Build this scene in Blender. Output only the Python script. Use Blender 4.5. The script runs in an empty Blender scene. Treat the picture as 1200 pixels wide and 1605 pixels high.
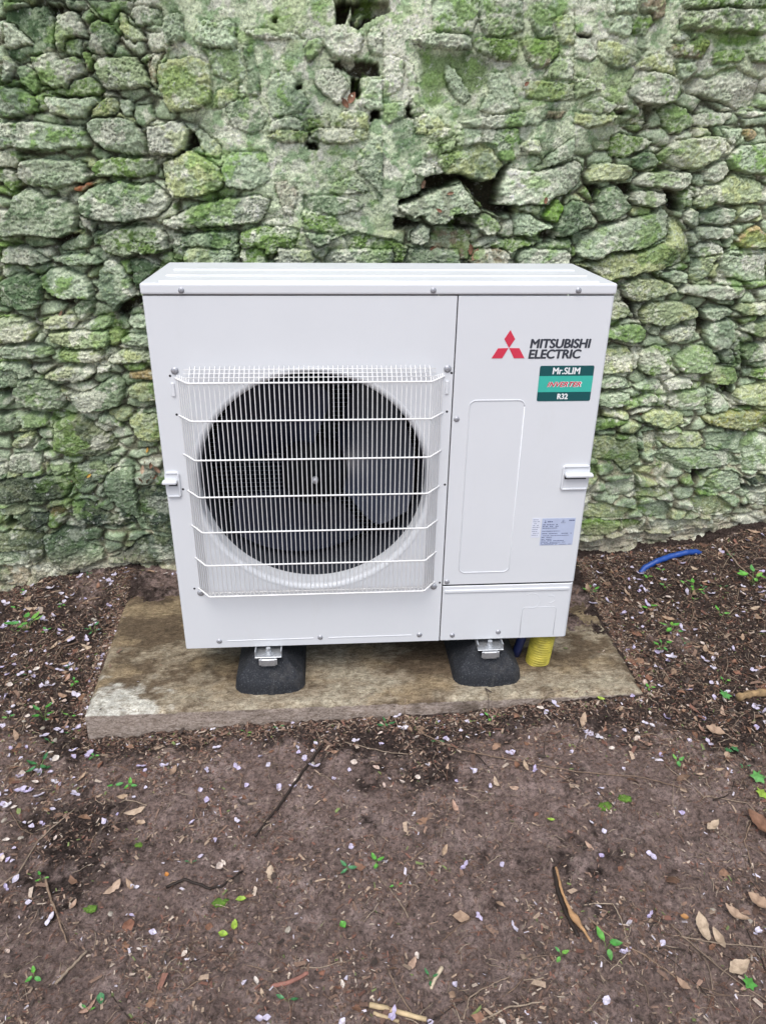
import bpy, bmesh, math, random
import numpy as np
from mathutils import Vector, Matrix
R = math.radians
random.seed(11)
# ------------------------------------------------------------------ camera, sky, sun, exposure
sc = bpy.context.scene
CAM_LOC = (0.3997, -1.6895, 1.3356)
YAW, PITCH, ROLL, FPX = -0.0770, -0.4489, -0.0132, 1166.8
def rot(a, b, c):
    ca, sa, cb, sb, cc, s_c = math.cos(a), math.sin(a), math.cos(b), math.sin(b), math.cos(c), math.sin(c)
    return (np.array([[ca, -sa, 0], [sa, ca, 0], [0, 0, 1]]) @ np.array([[1, 0, 0], [0, cb, -sb], [0, sb, cb]])
            @ np.array([[cc, 0, s_c], [0, 1, 0], [-s_c, 0, cc]]))
CR = rot(YAW, PITCH, ROLL)
cam = bpy.data.cameras.new('camera')
cam.sensor_fit = 'VERTICAL'; cam.sensor_height = 24.0; cam.lens = 24.0 * FPX / 1605.0
cam.clip_start = 0.05; cam.clip_end = 200
camo = bpy.data.objects.new('camera', cam); sc.collection.objects.link(camo)
M = Matrix(((CR[0][0], CR[0][2], -CR[0][1], CAM_LOC[0]), (CR[1][0], CR[1][2], -CR[1][1], CAM_LOC[1]),
            (CR[2][0], CR[2][2], -CR[2][1], CAM_LOC[2]), (0, 0, 0, 1)))
camo.matrix_world = M
sc.camera = camo
SUN_EL, SUN_AZ = 62.0, 196.0          # soft light from the open sky above and in front of the wall
w = bpy.data.worlds.new("World"); sc.world = w; w.use_nodes = True
nt = w.node_tree
bg = nt.nodes['Background']
sky = nt.nodes.new('ShaderNodeTexSky'); sky.sky_type = 'NISHITA'; sky.sun_disc = False
sky.sun_elevation = R(SUN_EL); sky.sun_rotation = R(SUN_AZ)
sky.air_density = 1.0; sky.dust_density = 3.0; sky.ozone_density = 1.0
hs = nt.nodes.new('ShaderNodeHueSaturation'); hs.inputs['Saturation'].default_value = 0.70
nt.links.new(sky.outputs[0], hs.inputs['Color']); nt.links.new(hs.outputs[0], bg.inputs['Color'])
bg.inputs['Strength'].default_value = 0.125
sl = bpy.data.lights.new('sun', 'SUN'); sl.energy = 1.05; sl.angle = R(38); sl.color = (1.0, 0.99, 0.98)
so = bpy.data.objects.new('sun', sl); sc.collection.objects.link(so)
az = R(SUN_AZ)
sdir = Vector((math.sin(az) * math.cos(R(SUN_EL)), math.cos(az) * math.cos(R(SUN_EL)), math.sin(R(SUN_EL))))
so.rotation_euler = sdir.to_track_quat('Z', 'Y').to_euler(); so.location = sdir * 8
sc.view_settings.view_transform = 'Standard'; sc.view_settings.look = 'None'
sc.view_settings.gamma = 1.0; sc.view_settings.exposure = 0.80

# ------------------------------------------------------------------ helpers
def ray(u, v):
    return CR @ np.array([(u - 600) / FPX, 1, -(v - 802.5) / FPX])
def on_y(u, v, y):
    d = ray(u, v); t = (y - CAM_LOC[1]) / d[1]
    return np.array(CAM_LOC) + t * d
def on_z(u, v, z=0.0):
    d = ray(u, v); t = (z - CAM_LOC[2]) / d[2]
    return np.array(CAM_LOC) + t * d
def tag(o, label=None, cat=None, group=None, kind=None):
    if label: o['label'] = label
    if cat: o['category'] = cat
    if group: o['group'] = group
    if kind: o['kind'] = kind
    return o
def empty(name, loc=(0, 0, 0)):
    o = bpy.data.objects.new(name, None); o.empty_display_size = 0.05
    sc.collection.objects.link(o); o.location = loc
    return o
def world_of(o):
    m = Matrix.LocRotScale(o.location, o.rotation_euler, o.scale)
    return m if o.parent is None else world_of(o.parent) @ o.matrix_parent_inverse @ m
def link(name, me, mat, parent=None):
    o = bpy.data.objects.new(name, me); sc.collection.objects.link(o)
    if mat is not None and not me.materials: me.materials.append(mat)
    if parent is not None:
        o.parent = parent
        o.matrix_parent_inverse = world_of(parent).inverted()
    return o
class MB:
    """collects shapes and links them as one mesh object"""
    def __init__(s): s.v = []; s.f = []; s.sm = []
    def add(s, vs, fs, smooth=False):
        n = len(s.v); s.v += [tuple(map(float, p)) for p in vs]
        s.f += [tuple(i + n for i in f) for f in fs]; s.sm += [smooth] * len(fs)
        return s
    def bm(s, b, smooth=False):
        b.verts.ensure_lookup_table(); b.verts.index_update()
        s.add([v.co[:] for v in b.verts], [[v.index for v in f.verts] for f in b.faces], smooth); b.free()
        return s
    def box(s, x0, x1, y0, y1, z0, z1, bev=0.0, seg=2):
        b = bmesh.new(); bmesh.ops.create_cube(b, size=1)
        for v in b.verts:
            v.co = Vector(((x0 + x1) / 2 + v.co.x * (x1 - x0), (y0 + y1) / 2 + v.co.y * (y1 - y0), (z0 + z1) / 2 + v.co.z * (z1 - z0)))
        if bev > 0: bmesh.ops.bevel(b, geom=b.edges[:], offset=bev, segments=seg, affect='EDGES', profile=0.5)
        return s.bm(b)
    def tube(s, pts, r, n=8, cap=True, r1=None):
        pts = [Vector(p) for p in pts]; rings = []
        up = None
        for i, p in enumerate(pts):
            t = (pts[min(i + 1, len(pts) - 1)] - pts[max(i - 1, 0)]).normalized()
            if up is None:
                up = t.orthogonal().normalized()
            up = (up - t * up.dot(t)).normalized(); sd = t.cross(up)
            rr = r[i] if isinstance(r, (list, tuple)) else (r if r1 is None else r + (r1 - r) * i / (len(pts) - 1))
            rings.append([p + (up * math.cos(2 * math.pi * k / n) + sd * math.sin(2 * math.pi * k / n)) * rr for k in range(n)])
        vs = [q for g in rings for q in g]; fs = []
        for i in range(len(pts) - 1):
            for k in range(n):
                fs.append((i * n + k, i * n + (k + 1) % n, (i + 1) * n + (k + 1) % n, (i + 1) * n + k))
        if cap:
            fs.append(tuple(range(n - 1, -1, -1))); fs.append(tuple((len(pts) - 1) * n + k for k in range(n)))
        return s.add(vs, fs, True)
    def lathe_y(s, prof, cx, cz, n=96, smooth=True):
        """prof: list of (radius, y); revolved about the y axis through (cx, cz)"""
        vs = [(cx + r * math.cos(2 * math.pi * k / n), y, cz + r * math.sin(2 * math.pi * k / n)) for r, y in prof for k in range(n)]
        fs = [(i * n + k, (i + 1) * n + k, (i + 1) * n + (k + 1) % n, i * n + (k + 1) % n) for i in range(len(prof) - 1) for k in range(n)]
        return s.add(vs, fs, smooth)
    def prism_y(s, pts, y0, y1):
        """outline pts (x, z) extruded from y0 (front) to y1"""
        n = len(pts)
        vs = [(x, y0, z) for x, z in pts] + [(x, y1, z) for x, z in pts]
        fs = [tuple(range(n)), tuple(range(2 * n - 1, n - 1, -1))] + [(k, k + n, (k + 1) % n + n, (k + 1) % n) for k in range(n)]
        return s.add(vs, fs)
    def build(s, name, mat, parent=None, autosmooth=True):
        me = bpy.data.meshes.new(name); me.from_pydata(s.v, [], s.f)
        me.polygons.foreach_set('use_smooth', s.sm); me.update()
        b = bmesh.new(); b.from_mesh(me); bmesh.ops.recalc_face_normals(b, faces=b.faces); b.to_mesh(me); b.free()
        return link(name, me, mat, parent)
def rrect(x0, x1, z0, z1, r, n=6):
    pts = []
    for cx, cz, a0 in ((x1 - r, z1 - r, 0), (x0 + r, z1 - r, 90), (x0 + r, z0 + r, 180), (x1 - r, z0 + r, 270)):
        for k in range(n + 1):
            a = R(a0 + 90 * k / n); pts.append((cx + r * math.cos(a), cz + r * math.sin(a)))
    return pts
# ---- numpy noise
def _hash(ix, iy, s):
    h = (ix.astype(np.int64) * 374761393 + iy.astype(np.int64) * 668265263 + s * 974634777) & 0xffffffff
    h = ((h ^ (h >> 13)) * 1274126177) & 0xffffffff
    return (h ^ (h >> 16)) & 0xffffffff
def rnd(ix, iy, s): return _hash(ix, iy, s).astype(np.float64) / 4294967295.0
def perlin(x, y, s=0):
    ix = np.floor(x); iy = np.floor(y); fx = x - ix; fy = y - iy
    u = fx * fx * fx * (fx * (fx * 6 - 15) + 10); v = fy * fy * fy * (fy * (fy * 6 - 15) + 10)
    def g(dx, dy):
        a = rnd(ix + dx, iy + dy, s) * 2 * math.pi
        return np.cos(a) * (fx - dx) + np.sin(a) * (fy - dy)
    a = g(0, 0) * (1 - u) + g(1, 0) * u; b = g(0, 1) * (1 - u) + g(1, 1) * u
    return (a * (1 - v) + b * v) * 1.5
def fbm(x, y, s=0, o=4, gain=0.5):
    t = 0; a = 1.0; n = 0
    for k in range(o):
        t = t + a * perlin(x * 2 ** k + 17.3 * k, y * 2 ** k - 9.1 * k, s + k); n += a; a *= gain
    return t / n * 1.3
def worley(x, y, s=0, jit=0.9):
    ix = np.floor(x); iy = np.floor(y)
    f1 = np.full(x.shape, 9.0); f2 = np.full(x.shape, 9.0); cid = np.zeros(x.shape)
    for dx in (-1, 0, 1):
        for dy in (-1, 0, 1):
            cx = ix + dx; cy = iy + dy
            px = cx + 0.5 + (rnd(cx, cy, s) - 0.5) * jit; py = cy + 0.5 + (rnd(cx, cy, s + 7) - 0.5) * jit
            d = np.hypot(px - x, py - y)
            m = d < f1
            f2 = np.where(m, f1, np.minimum(f2, d)); cid = np.where(m, rnd(cx, cy, s + 13), cid); f1 = np.where(m, d, f1)
    return f1, f2, cid
def sstep(a, b, x):
    t = np.clip((x - a) / (b - a), 0, 1); return t * t * (3 - 2 * t)
def poly_d(P, x, z):
    """signed distance to polygon, positive inside"""
    n = len(P); d = np.full(x.shape, 1e9); inside = np.zeros(x.shape, bool)
    for i in range(n):
        ax, az = P[i]; bx, bz = P[(i + 1) % n]
        ex, ez = bx - ax, bz - az; L = ex * ex + ez * ez + 1e-12
        t = np.clip(((x - ax) * ex + (z - az) * ez) / L, 0, 1)
        d = np.minimum(d, np.hypot(x - ax - t * ex, z - az - t * ez))
        c = ((az > z) != (bz > z)) & (x < (bx - ax) * (z - az) / (bz - az + 1e-12) + ax)
        inside ^= c
    return np.where(inside, d, -d)
def axis(lo, hi, step, far_lo, far_hi, g=1.25, cap=1e9):
    a = list(np.arange(lo, hi, step)); s = step
    x = lo
    left = []
    while x > far_lo:
        s = min(s * g, cap); x -= s; left.append(max(x, far_lo))
    s = step; x = a[-1]; right = []
    while x < far_hi:
        s = min(s * g, cap); x += s; right.append(min(x, far_hi))
    return np.array(left[::-1] + a + right)
def grid_mesh(name, P, col=None, flip=False, alpha=None):
    """P: (rows, cols, 3)"""
    nr, nc = P.shape[:2]
    me = bpy.data.meshes.new(name)
    idx = np.arange(nr * nc).reshape(nr, nc)
    q = np.stack([idx[:-1, :-1], idx[:-1, 1:], idx[1:, 1:], idx[1:, :-1]], -1).reshape(-1, 4)
    if flip: q = q[:, ::-1]
    nf = len(q)
    me.vertices.add(nr * nc); me.vertices.foreach_set('co', P.reshape(-1).astype(np.float32))
    me.loops.add(nf * 4); me.loops.foreach_set('vertex_index', q.reshape(-1).astype(np.int32))
    me.polygons.add(nf)
    me.polygons.foreach_set('loop_start', np.arange(0, nf * 4, 4, dtype=np.int32))
    me.polygons.foreach_set('use_smooth', np.ones(nf, bool))
    me.update(calc_edges=True)
    if col is not None:
        at = me.color_attributes.new('Col', 'FLOAT_COLOR', 'POINT')
        c = np.ones((nr * nc, 4), np.float32); c[:, :3] = col.reshape(-1, 3)
        if alpha is not None: c[:, 3] = alpha.reshape(-1)
        at.data.foreach_set('color', c.reshape(-1))
    return me
# ---- materials
def new_mat(name):
    m = bpy.data.materials.new(name); m.use_nodes = True
    return m, m.node_tree, m.node_tree.nodes['Principled BSDF']
def ramp(nt, fac, stops):
    r = nt.nodes.new('ShaderNodeValToRGB'); e = r.color_ramp.elements
    while len(e) < len(stops): e.new(0.5)
    for i, (p, c) in enumerate(stops):
        e[i].position = p; e[i].color = (*c, 1) if len(c) == 3 else c
    nt.links.new(fac, r.inputs[0]); return r.outputs[0]
def noise(nt, scale, detail=4, rough=0.6, vec=None, dist=0):
    n = nt.nodes.new('ShaderNodeTexNoise'); n.inputs['Scale'].default_value = scale
    n.inputs['Detail'].default_value = detail; n.inputs['Roughness'].default_value = rough
    n.inputs['Distortion'].default_value = dist
    if vec is not None: nt.links.new(vec, n.inputs['Vector'])
    return n.outputs['Fac']
def objco(nt, scale=None):
    t = nt.nodes.new('ShaderNodeTexCoord'); o = t.outputs['Object']
    if scale:
        mp = nt.nodes.new('ShaderNodeMapping'); mp.inputs['Scale'].default_value = scale
        nt.links.new(o, mp.inputs['Vector']); o = mp.outputs[0]
    return o
def mix(nt, fac, a, b, mode='MIX'):
    m = nt.nodes.new('ShaderNodeMix'); m.data_type = 'RGBA'; m.blend_type = mode
    for sock, val in ((m.inputs[0], fac), (m.inputs[6], a), (m.inputs[7], b)):
        if isinstance(val, (int, float)): sock.default_value = val
        elif isinstance(val, tuple): sock.default_value = (*val, 1)
        else: nt.links.new(val, sock)
    return m.outputs[2]
def bump(nt, bs, h, strength, dist, prev=None):
    b = nt.nodes.new('ShaderNodeBump'); b.inputs['Strength'].default_value = strength
    b.inputs['Distance'].default_value = dist; nt.links.new(h, b.inputs['Height'])
    if prev is not None: nt.links.new(prev, b.inputs['Normal'])
    nt.links.new(b.outputs[0], bs.inputs['Normal']); return b.outputs[0]
def simple(name, col, rough=0.5, metal=0.0, var=0.06, scale=40, bmp=0.0, spec=None):
    m, nt, bs = new_mat(name)
    f = noise(nt, scale, 4, 0.6, objco(nt))
    lo = tuple(max(0, c * (1 - var)) for c in col); hi = tuple(min(1, c * (1 + var)) for c in col)
    nt.links.new(ramp(nt, f, [(0.3, lo), (0.7, hi)]), bs.inputs['Base Color'])
    bs.inputs['Roughness'].default_value = rough; bs.inputs['Metallic'].default_value = metal
    if spec is not None: bs.inputs['Specular IOR Level'].default_value = spec
    if bmp: bump(nt, bs, noise(nt, scale * 12, 3, 0.6, objco(nt)), bmp, 0.001)
    return m
def litter_mat(name, cols, rough=0.8, transl=0.0, scale=60):
    """colour varies from piece to piece and inside each piece"""
    m, nt, bs = new_mat(name)
    oi = nt.nodes.new('ShaderNodeObjectInfo')
    n = len(cols)
    c = ramp(nt, oi.outputs['Random'], [(i / max(1, n - 1), k) for i, k in enumerate(cols)])
    f = noise(nt, scale, 4, 0.7, objco(nt))
    d = ramp(nt, f, [(0.3, (0.55, 0.52, 0.5)), (0.65, (1.1, 1.1, 1.1))])
    nt.links.new(mix(nt, 1.0, c, d, 'MULTIPLY'), bs.inputs['Base Color'])
    bs.inputs['Roughness'].default_value = rough; bs.inputs['Specular IOR Level'].default_value = 0.25
    if transl: bs.inputs['Subsurface Weight'].default_value = 0.0
    return m

# ------------------------------------------------------------------ ground heights
GC = np.array([(-1, -1, -.085), (-.25, -.15, -.082), (.15, -.13, -.065), (.55, -.13, -.05), (1.2, -.12, -.022), (.5, -.9, -.07), (1.5, -.9, -.05),
               (-.7, .2, -.07), (-.4, .3, -.04), (1.45, .1, -.005), (1.4, .35, .0), (2.0, .2, .06), (2.3, -.5, 0), (2.4, .6, .16), (1.97, .62, .131), (1.65, .62, .075), (1.4, .62, .04),
               (-.33, .62, .035), (-.5, .62, .005), (-.76, .62, -.045), (-1.3, .6, -.06), (.5, .3, -.06), (.5, .62, -.02), (4, 3, .2), (-4, 3, -.06), (0, -4, -.1), (4, -4, -.1), (-4, -4, -.1)])
def base_h(x, y):
    n = 0; s = 0
    for a, b, c in GC:
        wgt = 1.0 / ((x - a) ** 2 + (y - b) ** 2 + 0.012) ** 1.6
        n = n + wgt * c; s = s + wgt
    return n / s
def ground_h(x, y):
    x = np.asarray(x, float); y = np.asarray(y, float)
    h = base_h(x, y)
    h = h + 0.010 * fbm(x * 5, y * 5, 3, 3) + 0.0085 * fbm(x * 18, y * 18, 5, 3) + 0.0070 * fbm(x * 60, y * 60, 9, 4, .7)
    f1, f2, c = worley(x * 55 + fbm(x * 30, y * 30, 77, 2) * .6, y * 55, 21)
    clod = np.clip((f2 - f1) * 2.2, 0, 1) * (c > 0.55) * sstep(-0.1, 0.35, fbm(x * 9, y * 9, 31, 3))
    return h + 0.0025 * clod
# ------------------------------------------------------------------ ground
gx = axis(-1.2, 2.4, 0.0034, -25, 25, 1.12); gy = axis(-1.05, 0.70, 0.0034, -25, 25, 1.12)
GX, GY = np.meshgrid(gx, gy)
GZ = ground_h(GX, GY)
# colour of the soil itself: drier bare patches, humus-dark damp parts
edge_d = np.maximum(np.maximum(-.27 - GX, GX - 1.26), -.11 - GY)
damp = sstep(-0.06, 0.36, -.10 * sstep(.0, .3, GX) * sstep(-.2, -.35, GY) + .55 * fbm(GX * 16, GY * 16, 63, 5, .7) + .55 * sstep(.16, .02, edge_d) * sstep(-.35, -.1, GY) + fbm(GX * 2.2, GY * 2.2, 61, 4) + 0.60 * sstep(1.15, 1.5, GX + .2 * GY) * sstep(-0.6, 0.2, GY) + 0.55 * sstep(-0.1, -0.5, GX) * sstep(-0.2, 0.3, GY) - 0.25 * sstep(-0.2, -0.6, GY))
tone = fbm(GX * 14, GY * 14, 67, 4) * 0.5 + 0.5
tone2 = fbm(GX * 55, GY * 55, 71, 3) * 0.5 + 0.5
dry = np.array([.275, .200, .175]); hum = np.array([.055, .037, .031]); pink = np.array([.41, .31, .28])
gc = dry + (pink - dry) * sstep(.45, .8, tone)[..., None]
gc = gc + (hum - gc) * (np.clip(damp * .80 + .45 * sstep(.50, .22, tone2), 0, 1))[..., None]
wf = worley(GX * 170 + 2 * tone2, GY * 170, 91); pale_bits = (wf[2] > .95) & (wf[0] < .42) & (tone > .45)
gc = np.where(pale_bits[..., None], gc * 0.3 + np.array([.40, .33, .26]) * .7, gc)
me = grid_mesh('ground', np.stack([GX, GY, GZ], -1), gc, alpha=damp)
m, nt, bs = new_mat('soil')
at = nt.nodes.new('ShaderNodeVertexColor'); at.layer_name = 'Col'
oc = objco(nt)
c = mix(nt, 1.0, at.outputs[0], ramp(nt, noise(nt, 110, 8, 0.85, oc), [(0.38, (.30, .27, .24)), (0.5, (1, 1, 1)), (0.63, (1.6, 1.55, 1.5))]), 'MULTIPLY')
c = mix(nt, ramp(nt, noise(nt, 420, 3, 0.7, oc), [(0.60, (0, 0, 0)), (0.70, (.5, .5, .5))]), c, (.34, .27, .23))
nt.links.new(c, bs.inputs['Base Color']); bs.inputs['Roughness'].default_value = 0.92; bs.inputs['Specular IOR Level'].default_value = 0.25
hmul = nt.nodes.new('ShaderNodeMath'); hmul.operation = 'MULTIPLY'; nt.links.new(noise(nt, 150, 8, 0.85, oc), hmul.inputs[0])
hadd = nt.nodes.new('ShaderNodeMath'); hadd.operation = 'MULTIPLY_ADD'; nt.links.new(at.outputs[1], hadd.inputs[0]); hadd.inputs[1].default_value = .9; hadd.inputs[2].default_value = .7; nt.links.new(hadd.outputs[0], hmul.inputs[1])
b1 = bump(nt, bs, hmul.outputs[0], 1.0, 0.009)
b2 = bump(nt, bs, noise(nt, 600, 3, 0.7, oc), 0.7, 0.0015, b1)
ground = tag(link('ground', me, m), kind='structure')

# ------------------------------------------------------------------ stone wall
WY = 0.62
vx = axis(-0.85, 2.05, 0.0026, -3.4, 4.4, 1.04, .009); vz = axis(-0.10, 1.76, 0.0026, -0.5, 2.5, 1.05, .009)
X, Z = np.meshgrid(vx, vz)
PAL = {'w': (.60, .61, .52), 'm': (.44, .52, .385), 'g': (.31, .38, .26), 'd': (.125, .19, .105), 'y': (.46, .50, .27), 'b': (.20, .30, .10),
       'B': (.12, .19, .06), 'X': (.15, .29, .035), 't': (.33, .275, .20), 'T': (.44, .38, .33), 'o': (.39, .30, .16), 'r': (.30, .12, .065),
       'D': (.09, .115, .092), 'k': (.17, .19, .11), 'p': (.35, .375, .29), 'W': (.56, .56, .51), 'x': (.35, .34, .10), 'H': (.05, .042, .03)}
SEC = {'w': 'm', 'm': 'g', 'g': 'd', 'd': 'g', 'y': 'g', 'b': 'g', 'B': 'b', 'X': 'b', 't': 'g', 'T': 't', 'o': 't', 'r': 't', 'D': 'k', 'k': 'D', 'p': 'm', 'W': 'w', 'x': 'g', 'H': 'H'}
PALE = {'d': .25, 'D': .15, 'B': .05, 'X': .1, 'H': 0, 'r': 0, 'k': .25}
def wpt(u, v):
    p = on_y(u, v, WY); return (p[0], p[2])
wx = X + 0.0045 * fbm(X * 20, Z * 20, 101, 4, .7) + 0.0030 * fbm(X * 95, Z * 95, 105, 2)
wz = Z + 0.0042 * fbm(X * 20, Z * 20, 201, 4, .7) + 0.0026 * fbm(X * 95, Z * 95, 205, 2)
# lime mortar still covers the upper middle; the rest is laid dry
mort = [wpt(u, v) for u, v in [(180, -300), (250, 60), (310, 190), (350, 255), (430, 320), (450, 390), (600, 400), (640, 300), (760, 250), (900, 240), (960, 210), (1010, 150), (1250, 110), (1300, -300)]]
mz = sstep(-0.06, 0.05, poly_d(mort, wx, wz) + 0.03 * fbm(X * 8, Z * 8, 7, 3))
low = sstep(0.60, 0.25, Z)
base = -0.045 + 0.041 * mz + 0.024 * low * (1 - mz) + .008 * sstep(1.2, 1.5, X) * (1 - mz) + 0.010 * fbm(X * 14, Z * 22, 303, 4) * (1 - .6 * mz)
# rubble filling between the big stones
f1, f2, cid = worley(wx * 13 + 3 * 0, wz * 24, 401)
prof = 1 - (1 - np.clip((f2 - f1) / 0.55, 0, 1)) ** 2.2
H = base + prof * (0.010 + 0.020 * cid) * (1 - .93 * mz) + 0.003 * mz * fbm(X * 40, Z * 40, 33, 3)
n_l = fbm(X * 6, Z * 6, 501, 4); n_m = fbm(X * 22, Z * 26, 503, 4); n_s = fbm(X * 75, Z * 85, 505, 4, .7); n_t = fbm(X * 200, Z * 200, 509, 2); ridg = .5 - 2.0 * np.abs(perlin(X * 26 + n_m, Z * 34 + n_m, 521)) - .8 * np.abs(perlin(X * 60, Z * 80, 523))
nlp = np.clip(n_l + .4, 0, 1)
strat = fbm(X * 10, Z * 90 + 6 * n_l, 511, 3)
pit_f1 = worley(X * 110, Z * 120, 601)[0]
pit = sstep(0.30, 0.08, pit_f1) * sstep(0.0, 0.35, fbm(X * 9, Z * 9, 605, 3))
def pal(k): return np.array(PAL[k])
def paint(k, seed, gap=0.0):
    """colour of a surface of kind k: its own stone, growth blotches, pale lichen, dark specks"""
    c0 = pal(k); c1 = pal(SEC[k])
    rs = random.Random(seed); jit = 1 + rs.uniform(-.12, .12); th = rs.uniform(-.05, .25)
    off = rs.uniform(0, 50)
    a = sstep(th - .12, th + .18, n_m + .35 * n_l + .25 * n_s)
    c = c0 * jit + (c1 - c0 * jit) * (a * .75)[..., None]
    pl = PALE.get(k, .5) * sstep(.12, .45, -n_m * .6 + n_s * .7 + .1)
    c = c + (np.array([.52, .56, .44]) - c) * (pl * .75)[..., None]
    return c
growth = sstep(-.05, .5, fbm(X * 3.2, Z * 3.2, 701, 4))
ka = paint('m', 1); kb = paint('g', 2); kc = paint('w', 3); kd = paint('y', 4); ke = paint('b', 5); kt = paint('t', 6)
COL = ka.copy()
def sel(mask, c):
    global COL
    COL = COL + (c - COL) * mask[..., None]
sel((cid > .45) * 1.0, kb); sel((cid > .68) * 1.0, kc); sel((cid > .80) * 1.0, kd); sel((cid > .92) * 1.0, ke)
# gaps: sandy mortar and dirt
gapm = sstep(.30, .06, f2 - f1) * (1 - mz)
soil_c = np.array([.185, .155, .115]) * (1 + .35 * n_s[..., None]); sand = np.array([.37, .325, .255]) * (1 + .25 * n_s[..., None])
soil_c = soil_c * (.42 + .5 * low)[..., None]
gapc = soil_c + (sand - soil_c) * (sstep(.05, .35, fbm(X * 7, Z * 7, 777, 3)) * (.35 + .65 * low))[..., None]
COL = COL + (gapc - COL) * (gapm * .8)[..., None]
# mortar skin: mint lichen over lime
lime = np.array([.56, .61, .46]); mg = np.array([.29, .385, .24]); my = np.array([.46, .52, .31])
mc = lime + (mg - lime) * sstep(.0, .16, n_m + .5 * n_l + .3 * n_s)[..., None]; mc = mc + (my - mc) * (sstep(.15, .5, fbm(X * 5, Z * 5, 909, 3)) * .6)[..., None]
mc = mc + (np.array([.60, .58, .54]) - mc) * (sstep(.16, .30, fbm(X * 12, Z * 12, 919, 4, .6)) * .85)[..., None]
COL = COL + (mc - COL) * (mz * .92)[..., None]
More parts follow.
